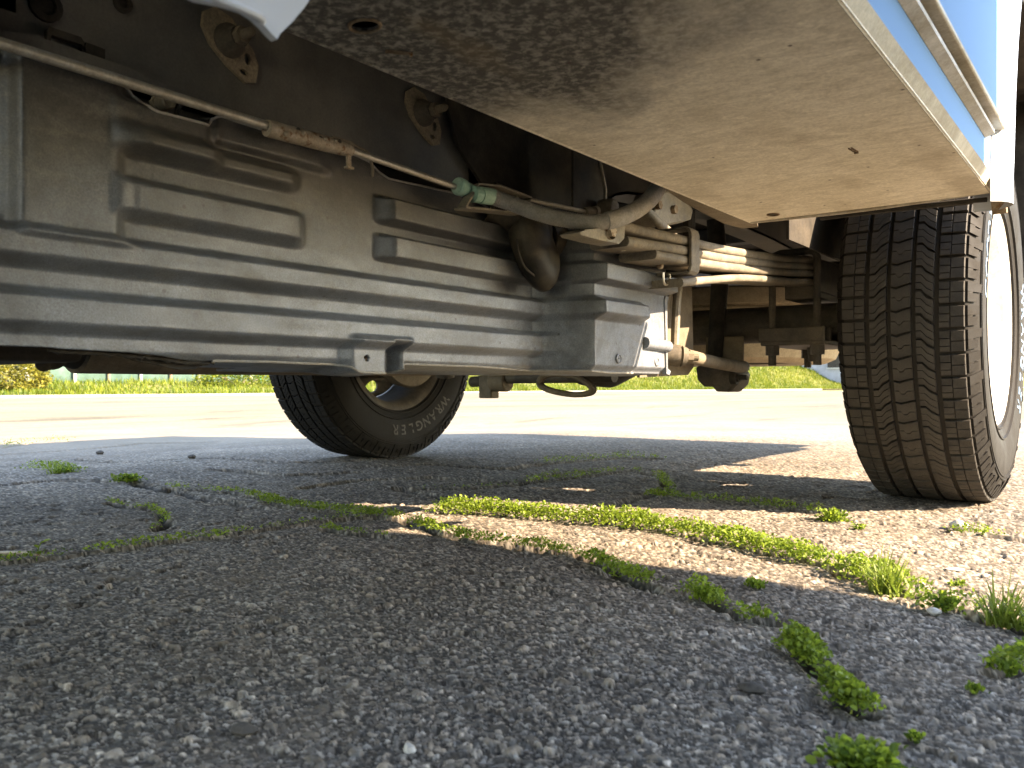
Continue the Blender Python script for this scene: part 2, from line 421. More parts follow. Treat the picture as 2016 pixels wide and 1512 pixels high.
def ground():
    yaw = R(90+CAM_YAW)
    dense = np.linspace(R(-42), R(42), 900); rest = np.linspace(R(42), R(318), 70)[1:-1]
    ang = np.concatenate([dense, rest])+yaw
    r = np.concatenate([[.04,.12,.2,.27], np.geomspace(.32, 6.5, 720), np.geomspace(6.7, 60, 70)])
    A, RR = np.meshgrid(ang, r); x = (RR*np.cos(A)).ravel(); y = (RR*np.sin(A)).ravel(); rad = RR.ravel()
    z = base_z(x, y)
    wx = x+(vnoise(x*60, y*60, 31)-.5)*.006; wy = y+(vnoise(x*60, y*60, 32)-.5)*.006
    d1, s1, a1, b1 = worley(wx/.0050, wy/.0050, 1)
    d2, s2, a2, b2 = worley(wx/.0029, wy/.0029, 41)
    e1 = np.clip((s1-d1)/.55, 0, 1); e2 = np.clip((s2-d2)/.55, 0, 1)
    big = (b1 > .40)                                    # large stone here, else fines
    h1 = e1**.45*(.0008+.0019*a1); h2 = e2**.5*(.0005+.0012*a2)
    pit = (vnoise(x*34, y*34, 77) > .74)
    hgt = np.where(big, np.maximum(h1, h2), h2)-np.where(pit, .0022, 0)
    d3, s3, a3, b3 = worley(wx/.0095+7, wy/.0095, 81); e3 = np.clip((s3-d3)/.5, 0, 1); boulder = (b3 > .92) & (e3 > .2)
    hgt = np.where(boulder, np.maximum(hgt, e3**.5*(.002+.0022*a3)), hgt)
    fade = np.clip((5.5-rad)/3.5, 0, 1)
    cd_ = crackdist(x, y, CG); cp_ = crackdist(x, y, CG_ALL[len(CG):])
    ck = np.clip(1.35-cd_/.012, 0, 1); ck2 = np.clip(1-cd_/.08, 0, 1); ck = np.maximum(ck, np.clip(1.4-cp_/np.clip(rad*.009, .006, .03), 0, 1))
    z = z+hgt*np.clip(fade+.35, 0, 1)-ck*.014-ck2*.004
    val = np.where(big & (e1 > .12), a1*.75+b2*.25, a2*.8+.05)
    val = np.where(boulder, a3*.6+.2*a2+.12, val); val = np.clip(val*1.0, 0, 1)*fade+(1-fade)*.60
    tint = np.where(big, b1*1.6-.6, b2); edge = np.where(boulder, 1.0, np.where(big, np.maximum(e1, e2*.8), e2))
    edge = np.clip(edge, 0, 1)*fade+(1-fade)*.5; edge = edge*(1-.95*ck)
    n, m = len(r), len(ang); idx = np.arange(n*m).reshape(n, m); nx = np.roll(idx, -1, 1)
    q = np.stack([idx[:-1], nx[:-1], nx[1:], idx[1:]], -1).reshape(-1, 4)
    me = bpy.data.meshes.new('asphalt_lot')
    me.vertices.add(n*m); me.vertices.foreach_set('co', np.stack([x, y, z], 1).ravel())
    # close the middle with one fan so the sheet has no hole
    fan = np.stack([idx[0], nx[0]], 1); c = len(fan)
    me.loops.add(q.size); me.polygons.add(len(q))
    me.loops.foreach_set('vertex_index', q.ravel()); me.polygons.foreach_set('loop_start', np.arange(0, q.size, 4))
    me.polygons.foreach_set('loop_total', np.full(len(q), 4)); me.polygons.foreach_set('use_smooth', np.ones(len(q), bool))
    me.update(calc_edges=True); me.validate()
    at = me.attributes.new('stone', 'FLOAT_COLOR', 'POINT')
    far = np.clip((rad-5)/5, 0, 1)
    at.data.foreach_set('color', np.stack([val, np.clip(tint, 0, 1), edge, 1-far], 1).astype(np.float32).ravel())
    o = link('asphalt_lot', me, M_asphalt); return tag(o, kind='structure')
ground()
def gz(x, y): return float(base_z(np.array([x]), np.array([y]))[0])
KX = -24.0                                             # kerb line along the far edge of the lot
def bank_z(x, y):
    t = np.clip((KX-.15-x)/6.0, 0, 1); t = t*t*(3-2*t)
    return -.02+(.34+np.clip((y-22)/45, 0, 1)*1.9)*t+(vnoise(x*.6, y*.6, 8)-.5)*.10*t
M_soil = dirty('soil', (.10,.10,.04), (.20,.19,.05), .5, .8, .9, 20, .4)
def grid(name, xs, ys, zf, mat, parent=None, kind=None):
    X, Y = np.meshgrid(xs, ys); x = X.ravel(); y = Y.ravel(); z = zf(x, y); n, m = X.shape
    idx = np.arange(n*m).reshape(n, m); q = np.stack([idx[:-1,:-1], idx[:-1,1:], idx[1:,1:], idx[1:,:-1]], -1).reshape(-1, 4)
    me = bpy.data.meshes.new(name); me.from_pydata(np.stack([x, y, z], 1).tolist(), [], q.tolist())
    for p in me.polygons: p.use_smooth = True
    o = link(name, me, mat, parent)
    if kind: tag(o, kind=kind)
    return o
grid('terrain', np.concatenate([np.linspace(-900, -80, 30), np.linspace(-75, KX-.13, 60)]), np.linspace(-300, 900, 160),
     lambda x, y: bank_z(x, y)+np.clip((-x-42)/60, 0, 1)**1.5*26*(.55+.45*vnoise(x*.02, y*.02, 3)), M_soil, kind='structure')
M_kerb = dirty('kerb concrete', (.36,.33,.28), (.24,.22,.18), .5, 3, .85, 60, .4)
kb = MB()
for i in range(60): kb.box((KX-.15, -10+i*1.5, -.4), (KX, -10+i*1.5+1.49, .005))
tag(kb.build('kerb', M_kerb, bevel=.012), kind='structure')
outer = MB().add([(-24.2,-1000,-.13),(1000,-1000,-.13),(1000,1000,-.13),(-24.2,1000,-.13)], [(0,1,2,3)])
o = outer.build('ground', M_soil); tag(o, kind='structure')

# ------------------------------------------------------------------ foliage generators
def leaves_mesh(name, P, N, size, aspect, tone, mat, fold=.25):
    """P: centres, N: direction along the leaf, one small folded rhomb per leaf"""
    n = len(P); up = np.tile([0., 0., 1.], (n, 1))+rng.normal(0, .55, (n, 3))
    t = N/np.linalg.norm(N, axis=1, keepdims=True); s = np.cross(t, up); s /= np.linalg.norm(s, axis=1, keepdims=True)+1e-9
    nn = np.cross(s, t); L = size[:, None]; Wd = (size*aspect)[:, None]
    v = np.stack([P, P+t*L*.35+s*Wd*.5+nn*Wd*fold, P+t*L*.75+s*Wd*.42+nn*Wd*fold*.6, P+t*L, P+t*L*.75-s*Wd*.42+nn*Wd*fold*.6, P+t*L*.35-s*Wd*.5+nn*Wd*fold], 1).reshape(-1, 3)
    b = (np.arange(n)*6)[:, None]
    q = np.concatenate([b+[0,1,2,3], b+[0,3,4,5]], 0)
    me = bpy.data.meshes.new(name); me.vertices.add(n*6); me.vertices.foreach_set('co', v.ravel())
    me.loops.add(q.size); me.polygons.add(len(q)); me.loops.foreach_set('vertex_index', q.ravel())
    me.polygons.foreach_set('loop_start', np.arange(0, q.size, 4)); me.polygons.foreach_set('loop_total', np.full(len(q), 4))
    me.update(calc_edges=True)
    a = me.attributes.new('tone', 'FLOAT', 'POINT'); a.data.foreach_set('value', np.repeat(np.clip(tone, 0, 1), 6).astype(np.float32))
    me.materials.append(mat); return me
def blades_mesh(name, P, D, length, width, droop, tone, mat, seg=5):
    n = len(P); s = np.cross(D, [0, 0, 1.]); s /= np.linalg.norm(s, axis=1, keepdims=True)+1e-9
    rings = []
    for k in range(seg+1):
        t = k/seg; c = P+D*(length*t)[:, None]-np.array([0, 0, 1.])*(droop*length*t**2.2)[:, None]
        wd = (width*(1-t**1.6)*.5+.0002)[:, None]; rings += [c-s*wd, c+s*wd]
    v = np.stack(rings, 1).reshape(-1, 3); b = (np.arange(n)*2*(seg+1))[:, None]
    q = np.concatenate([b+[2*k, 2*k+1, 2*k+3, 2*k+2] for k in range(seg)], 0)
    me = bpy.data.meshes.new(name); me.vertices.add(len(v)); me.vertices.foreach_set('co', v.ravel())
    me.loops.add(q.size); me.polygons.add(len(q)); me.loops.foreach_set('vertex_index', q.ravel())
    me.polygons.foreach_set('loop_start', np.arange(0, q.size, 4)); me.polygons.foreach_set('loop_total', np.full(len(q), 4))
    me.update(calc_edges=True)
    a = me.attributes.new('tone', 'FLOAT', 'POINT'); a.data.foreach_set('value', np.repeat(np.clip(tone, 0, 1), 2*(seg+1)).astype(np.float32))
    me.materials.append(mat); return me

# ------------------------------------------------------------------ far edge of the lot
def bank_grass():
    n = 60000
    y = rng.uniform(-4, 95, n); x = KX-.2-rng.beta(1, 1.6, n)*7.5; far = np.clip(y/60, 0, 1)
    P = np.stack([x, y, bank_z(x, y)], 1)
    D = rng.normal(0, .35, (n, 3)); D[:, 2] = 1; D /= np.linalg.norm(D, axis=1, keepdims=True)
    me = blades_mesh('bank_grass', P, D, rng.uniform(.06, .20, n)*(.5+1.5*vnoise(x*1.3, y*.8, 71)**1.5)*(1+far), rng.uniform(.025, .06, n), rng.uniform(0, .3, n), rng.uniform(0, 1, n)*(.6+.6*vnoise(x*.9, y*.4, 12)), M_bank, 3)
    tag(link('bank_grass', me), 'bright green grass bank along the far edge of the lot', 'grass', kind='stuff')
bank_grass()
def leaf_blob(name, c, rad, n, size, mat, label=None, cat=None, group=None):
    c = Vector(c); root = empty(name, (c.x, c.y, gz(c.x, c.y) if c.x > KX else float(bank_z(np.array([c.x]), np.array([c.y]))[0])))
    d = rng.normal(0, 1, (n, 3)); d /= np.linalg.norm(d, axis=1, keepdims=True)
    lump = 1+.22*np.sin(d[:,0]*5+1)*np.sin(d[:,1]*6)*np.sin(d[:,2]*5+2)
    rr = rng.uniform(.55, 1, n)**.5*lump
    P = d*rr[:, None]*np.array(rad)+np.array(c); N = d+rng.normal(0, .5, (n, 3))
    crown = link('crown', leaves_mesh('crown', P, N, rng.uniform(.6, 1.3, n)*size, .55, rng.uniform(0, 1, n), mat), None, root)
    t = MB(); z0 = root.location.z-.05
    for i in range(5):
        a = i*1.3; t.tube([(c.x+.05*math.cos(a), c.y+.05*math.sin(a), z0), (c.x+rad[0]*.3*math.cos(a), c.y+rad[1]*.3*math.sin(a), c.z), (c.x+rad[0]*.5*math.cos(a), c.y+rad[1]*.5*math.sin(a), c.z+rad[2]*.4)], [.03,.02,.008], 6)
    t.build('stem', M_dust, root); return tag(root, label, cat, group)
leaf_blob('round_bush', (-26.6, 10.6, .50), (.9, 1.25, .55), 5200, .10, M_bush, 'round yellow green bush on the grass bank at the left edge', 'bush')
leaf_blob('low_shrub', (-27.8, 19.5, .46), (.6, 2.0, .32), 2600, .10, M_bank, 'low bright green shrub before the teal fence', 'shrub')
M_teal = dirty('teal screen', (.055,.115,.095), (.075,.13,.11), .5, 1.2, .8, 30, .2)
M_post_w = dirty('white post', (.42,.42,.40), (.36,.36,.33), .5, 3, .7, 60, .2)
M_post_t = dirty('timber post', (.20,.13,.08), (.25,.18,.12), .5, 3, .8, 60, .3)
def far_fence():
    X = -31.0; z0 = -.1; root = empty('screen_fence', (X, 14, .3))
    ys = [13.45+i*1.25 for i in range(9)]
    for i in range(8):
        p = MB()
        n = 10
        vs = [(X+.03*math.sin(k*1.3+i), ys[i]+(ys[i+1]-ys[i])*k/n, zz) for zz in (z0, 2.0) for k in range(n+1)]
        p.add(vs, [(k, k+1, n+2+k, n+1+k) for k in range(n)])
        oo = p.build('screen_panel', M_teal, root)
        sdm = oo.modifiers.new('s', 'SOLIDIFY'); sdm.thickness = .01
    for i, y in enumerate(ys):
        p = MB(); wv = i % 2
        p.tube([(X+.12, y, z0-.3), (X+.12, y, 2.25 if wv else 2.05)], .055, 10); p.ball((X+.12, y, 2.27 if wv else 2.07), .06)
        p.build('post', M_post_w if wv else M_post_t, root)
    tag(root, 'teal screen fence with pale and brown posts behind the grass bank', 'fence')
far_fence()
for (yy, xx, mt, lb) in ((12.69, -30, M_post_w, 'tall white pole standing behind the round bush'), (20.9, -28.5, dirty('green post', (.02,.22,.13), (.03,.25,.15), .3, 3, .5), 'thin dark green pole at the end of the teal fence')):
    p = MB().tube([(xx, yy, -.1), (xx, yy, 2.6)], .07, 12); p.ball((xx, yy, 2.62), .08); p.lathe([(-.12,.16),(.1,.15),(.14,.07)], (xx, yy, .1), 'z', 12)
    tag(p.build('pole', mt), lb, 'pole')
def far_building():
    root = empty('building', (-30, 96, 0)); wl = dirty('pale wall', (.30,.31,.335), (.26,.27,.29), .4, .3, .8, 5, .1)
    MB().box((-52, 92, -.5), (-22, 104, 7)).build('wall', wl, root)
    MB().prism([[(-52.6, 7), (-21.4, 7), (-21.4, 7.4), (-37, 9.5), (-52.6, 7.4)]], 91.4, 104.6, 'y').build('roof', M_post_t, root)
    for i in range(6):
        x = -50+i*4.6; wn = MB().box((x, 91.9, 2.2), (x+1.8, 92.05, 4)).build('window', M_black, root)
        MB().box((x-.1, 91.84, 2.08), (x+1.9, 91.98, 2.2)).build('sill', M_post_w, wn)
    tag(root, 'pale lavender building beyond the grass behind the near wheel', 'building')
far_building()

# ------------------------------------------------------------------ the truck
TRUCK = empty('service_truck', (-1.25, 1.2, 0))
tag(TRUCK, 'service truck seen from beneath, with dusty grey underbody and side panel coloured blue for reflected sky', 'truck')
DP = .53                                                # underside of the side compartments
Y0, YR = .40, 3.66; XO, XI = -.170, -.530

def compartment():
    # ---- front side compartment over the camera
    box = MB()
    box.box((XI, Y0+.01, DP+.004), (XI+.012, 1.375, 1.42)); box.box((XI, Y0, DP+.004), (XO-.012, Y0+.012, 1.42)); box.box((XI, 1.363, DP+.004), (XO-.012, 1.375, .98)); box.box((XI+.013, Y0+.013, 1.40), (XO-.013, 1.362, 1.42))
    comp = box.build('side_compartment', M_black, TRUCK)
    hole = lambda px, py, rx, ry, n=20: [(c.x+rx*math.cos(2*math.pi*i/n), c.y+ry*math.sin(2*math.pi*i/n)) for c in [W(px, py, z=DP)] for i in range(n)]
    h1 = hole(718, 46, .0135, .0105); h2 = hole(1522, 420, .009, .010)
    slot = [(XI+.010, .474), (XI+.018, .474), (XI+.018, .492), (XI+.010, .492)]
    fl = MB().prism([[(XI-.004, Y0-.005), (XO-.004, Y0-.005), (XO-.004, 1.383), (XI-.004, 1.383)], h1, h2], DP-.0015, DP+.0015, 'z')
    f = fl.build('floor_panel', M_plate, comp)
    for h, z in ((h1, DP-.002), (h2, DP-.002)):
        MB().tube([(p[0], p[1], z) for p in h]+[(h[0][0], h[0][1], z)], .0014, 6, False).build('hole_rim', M_rustm, comp)
    # hem along the outer, rear and front edges
    hem = MB()
    hem.prism([[(XO-.006, DP-.003), (XO+.003, DP+.012), (XO+.001, DP+.015), (XO-.010, DP+.001)]], Y0-.006, 1.372, 'y')
    hem.build('outer_hem', M_lip, comp)
    MB().tube([(XI-.005, Y0-.005, DP-.001), (XI-.005, 1.384, DP-.001)], .0018, 8).build('inner_hem', M_plate, comp)
    MB().tube(crom([(XI-.004, 1.384, DP-.001), (-.35, 1.385, DP-.003), (XO-.005, 1.384, DP+.002)], 6), .0030, 8).build('rear_hem', M_lip, comp)
    # front flange, rusty where the coating has gone
    MB().prism([[(Y0-.004, DP), (Y0-.036, DP+.006), (Y0-.036, DP+.011), (Y0-.004, DP+.005)]], XI+.004, XO-.02, 'x').build('front_flange', M_rustm, comp)
    # scuffs: bent tabs of metal on the panel
    for px, py in ((785, 98), (1680, 292)):
        c = W(px, py, z=DP); t = MB(); a = .9 if px < 1000 else 1.5
        m = Matrix.Translation((c.x, c.y, DP-.003)) @ Matrix.Rotation(a, 4, 'Z')
        t.box((-.011, -.0022, 0), (.011, -.0010, .0014), m); t.box((-.011, .0012, 0), (.009, .0024, .0014), m); t.box((.009, -.0022, -.0012), (.0115, .0024, .0012), m)
        t.build('bent_tab', M_rustm, comp)
    # rod and corner bracket hanging under the rear edge, at the wheel opening
    MB().tube([(-.42, 1.393, DP-.006), (-.30, 1.393, DP-.006), (XO-.012, 1.395, DP-.008)], .0045, 8).build('arch_rod', M_black, comp)
    MB().prism([[(1.366, DP+.012), (1.392, DP+.004), (1.412, DP-.026), (1.398, DP-.030), (1.372, DP-.006)]], XO-.006, XO+.012, 'x').build('corner_bracket', M_rustm, comp)
    return comp
compartment()

def body_side():
    # outer skin with the wheel opening cut out of it
    cx, cz = 2.08, .40; arch = []
    for i in range(25):
        a = R(170-160*i/24); e = 2.6
        ca, sa = math.cos(a), math.sin(a); rr = .70/((abs(ca)**e+abs(sa*.98)**e)**(1/e))
        arch.append((cx+rr*ca*1.0, max(cz+rr*sa*.9, DP-.02)))
    lo = DP+.014
    outl = [(Y0, lo), (arch[0][0], lo)]+[p for p in arch if p[1] > lo]+[(arch[-1][0], lo), (YR, lo), (YR, 1.45), (Y0, 1.45)]
    sk = MB().prism([outl], XO-.012, XO, 'x').build('side_panel', M_sky_tint, TRUCK)
    # wheel-arch flare: rounded lip standing proud of the skin
    path = [(cx-.722, DP-.025), (cx-.722, lo)]+[((p[0]-cx)*1.03+cx, (p[1]-cz)*1.03+cz) for p in arch if p[1] > lo+.01]+[(cx+.722, lo), (cx+.722, DP-.02)]
    fl = MB(); n = 8; vs = []; k = len(path)
    for i, p in enumerate(path):
        a = Vector(path[max(i-1, 0)]); b = Vector(path[min(i+1, k-1)]); t = (b-a).normalized(); nn = Vector((t.y, -t.x))     # towards the wheel
        for j in range(n+1):
            q = j/n; off = (-.036+.072*q); hgt = .024*math.sin(math.pi*min(1, q*1.12)*.94)**.7 if 0 < q < 1 else 0
            c = Vector(p)+nn*off; vs.append((XO+.001+hgt, c.x, c.y))
        c = Vector(p)+nn*.034; vs.append((XO-.03, c.x, c.y))
    fs = [(i*(n+2)+j, i*(n+2)+j+1, (i+1)*(n+2)+j+1, (i+1)*(n+2)+j) for i in range(k-1) for j in range(n+1)]
    fl.add(vs, fs).build('arch_flare', M_paint, sk, angle=60)
    # compartment door with drip lip under it
    MB().box((XO, Y0+.05, .607), (XO+.014, 1.340, 1.36)).build('compartment_door', M_sky_tint, sk, bevel=.003)
    MB().box((XO+.0005, Y0+.05, .6065), (XO+.0170, 1.345, .6135)).build('door_edge', M_lip, sk, bevel=.002)
    MB().prism([[(XO+.0005, .583), (XO+.011, .588), (XO+.011, .593), (XO+.0005, .599)]], Y0+.05, 1.283, 'y').build('drip_lip', M_lip, sk)
    MB().box((XO+.0005, Y0+.05, .599), (XO+.004, 1.31, .6065)).build('door_seal', M_black, sk)
    h = MB().box((XO+.014, .84, 1.12), (XO+.022, .98, 1.20)); h.tube([(XO+.03, .86, 1.15), (XO+.03, .96, 1.15)], .008, 8)
    h.build('door_handle', M_rod, sk)
    # rest of the body: over-wheel box, rear compartment, floor, far side, tail
    MB().box((XI, 1.38, .985), (XO-.013, 2.525, 1.44)).build('wheel_box', M_black, TRUCK)
    MB().box((XI-.006, 2.16, .50), (XI-.002, 2.785, .985)).build('wheelhouse_wall', M_black, TRUCK)
    MB().box((XI-.012, 1.385, .635), (XI-.006, 2.155, .985)).build('wheelhouse_wall', M_black, TRUCK)
    MB().box((XI-.012, 1.585, .528), (XI-.0065, 2.155, .634)).build('sun_stop_panel', M_black, TRUCK)  # panel added to keep the sun off the rear part of the spring
    MB().box((XI, 2.53, DP+.004), (XO-.013, YR-.004, 1.44)).build('rear_compartment', M_black, TRUCK)
    MB().box((-2.0, Y0+.02, .80), (XI-.004, YR-.02, .84)).build('bed_floor', M_black, TRUCK)
    MB().box((-2.016, Y0+.02, .66), (-2.004, YR-.02, 1.44)).build('bed_wall', M_paint, TRUCK)
    for i in range(6): MB().box((-1.98, .55+i*.55, .74), (XI-.01, .61+i*.55, .798)).build('cross_member', M_frame, TRUCK, bevel=.004)
    far = [(Y0, lo), (cx-.72, lo), (cx-.62, .95), (cx+.62, .95), (cx+.72, lo), (YR, lo), (YR, 1.45), (Y0, 1.45)]
    MB().prism([far], -2.36, -2.02, 'x').build('far_compartment', M_paint, TRUCK)
    MB().box((-2.34, YR, .60), (XO-.01, YR+.02, 1.3)).build('tailgate', M_paint, TRUCK, bevel=.004)
    bp = MB().box((-2.3, YR+.025, .56), (XO-.02, YR+.20, .72)); bp.build('rear_bumper', M_steel, TRUCK, bevel=.01)
    # cab
    cab = MB().prism([[(-2.9, .74), (.396, .74), (.396, 1.95), (-.9, 1.98), (-1.75, 1.30), (-2.9, 1.18)]], -2.26, -.26, 'x')
    c = cab.build('cab', M_paint, TRUCK, bevel=.03)
    MB().prism([[(-1.5, 1.35), (-.95, 1.82), (.1, 1.82), (.1, 1.35)]], -.262, -.256, 'x').build('cab_window', M_black, c)
    return sk
body_side()

def cab_sill():
    # bright lower rear corner of the cab: folded sill with a crumpled lip
    X = -.36; q = lambda px, py: (lambda v: (v.y, v.z))(W(px, py, x=X))
    sec = [(.02,.436), q(395,0), q(440,8), q(480,20), q(504,35), q(520,50), q(534,66), q(546,77), q(552,66), q(575,44), q(600,14), q(622,-20), (.33,.50), (.34,.738), (.02,.738)]
    c = MB().prism([sec], X-.005, X, 'x').build('cab_sill', M_paint, TRUCK)
    r = [W(360,-40,x=X+.003), W(420,-6,x=X+.004), W(470,14,x=X+.005), W(500,27,x=X+.005), W(514,36,x=X+.004), W(514,44,x=X+.002)]
    MB().tube(crom(r, 5), .0022, 8).build('folded_lip', M_paint, c)
cab_sill()

# ---- chassis frame
def frame():
    XF = -.860
    # C-section rail with its kick-up over the axle
    line = [(-2.6, .560), (.9, .560), (1.15, .566), (1.40, .60), (1.62, .660), (2.4, .675), (3.6, .60)]
    hgt = [.17]*3+[.16,.13,.13,.13]
    ln = crom([Vector((0, a, b)) for a, b in line], 5); hh = np.interp([p.y for p in ln], [a for a, b in line], hgt)
    outer = [(p.y, p.z) for p in ln]; top = [(p.y, p.z+h) for p, h in zip(ln, hh)][::-1]
    for s, nm in ((XF, 1), (-1.66, -1)):
        r = MB().prism([outer+top], s-.006*nm, s, 'x').build('frame_rail', M_frame, TRUCK)
        n = len(ln)
        lo = MB(); vs = []
        for p in ln: vs += [(s, p.y, p.z), (s-.075*nm, p.y, p.z), (s-.075*nm, p.y, p.z+.006), (s, p.y, p.z+.006)]
        lo.add(vs, [(4*i+j, 4*i+(j+1) % 4, 4*i+4+(j+1) % 4, 4*i+4+j) for i in range(n-1) for j in range(4)])
        lo.build('rail_flange', M_frame, r)
    MB().box((-1.66, 1.02, .57), (XF, 1.10, .70)).build('cross_beam', M_black, TRUCK, bevel=.006)
    MB().box((-1.66, .30, .60), (XF, .36, .72)).build('cross_beam', M_black, TRUCK, bevel=.006)
    # fuel tank that fills the space behind the shield
    MB().box((-1.13, -.5, .30), (-.885, 1.74, .545)).build('fuel_tank', M_black, TRUCK, bevel=.03)
    # octagonal mounting plates with stud
    for k, (dx, dy, s) in enumerate(((0, 0, 1), (0, 0, 1))):
        c = W(450, 92, x=XF) if k == 0 else W(830, 231, x=XF); c = Vector((0, c.y, c.z))
        ol = [(-.036, .028), (-.022, .038), (.000, .033), (.030, .004), (.038, -.012), (.034, -.034), (.020, -.038), (-.006, -.024), (-.028, -.006), (-.038, .012)]
        holes = [[(.022+.0045*math.cos(a*.7854), -.009+.0075*math.sin(a*.7854)) for a in range(8)], [(.017+.006*math.cos(a*.7854), -.026+.0035*math.sin(a*.7854)) for a in range(8)]]
        pl = MB().prism([[(c.y+a, c.z+b) for a, b in ol]]+[[(c.y+a, c.z+b) for a, b in h] for h in holes], XF+.001, XF+.006, 'x').build('mount_plate', M_mount, TRUCK)
        q = (XF+.005, c.y-.004, c.z+.004)
        MB().lathe([(0,.020),(.006,.0195),(.014,.014),(.022,.012),(.023,.0)], q, 'x', 20).build('washer', M_axle, pl)
        MB().hexnut((XF+.027, c.y-.004, c.z+.004), .0105, .009).lathe([(.034,.006),(.050,.0055),(.054,.003),(.054,0)], (XF, c.y-.004, c.z+.004), 'x', 12).build('stud', M_dust, pl)
    # clip bracket and slot on the rail's lower flange, left end
    b = MB(); P = lambda px, py: (lambda v: (v.y, v.z))(W(px, py, x=-.845))
    b.prism([[P(92,82), P(92,58), P(98,54), P(158,74), P(164,84), P(168,108), P(205,118), P(205,98), P(195,94), P(168,84), P(166,95), P(158,88), P(100,70), P(98,84)]], -.850, -.843, 'x')
    b.build('flange_clip', M_black, TRUCK)
    # holes seen near the top edge of the picture: wiring grommets on the rail
    for px, py, r_ in ((240, 8, .010), (88, 12, .016)):
        c = W(px, py, x=XF); MB().lathe([(0, r_), (.004, r_), (.005, r_*.6), (.001, r_*.55), (.001, 0)], (XF, c.y, c.z), 'x', 18).build('grommet', M_black, TRUCK)
    c = W(30, 60, x=-.78)
    MB().box((-.86, c.y-.055, .53), (-.79, c.y-.012, .74)).build('mount_bracket', M_black, TRUCK, bevel=.006)
    MB().tube(crom([(-.80, .28, .62), (-.79, .30, .66), (-.80, .315, .72)], 5), .012, 10).build('brake_hose', M_dust, TRUCK)
frame()

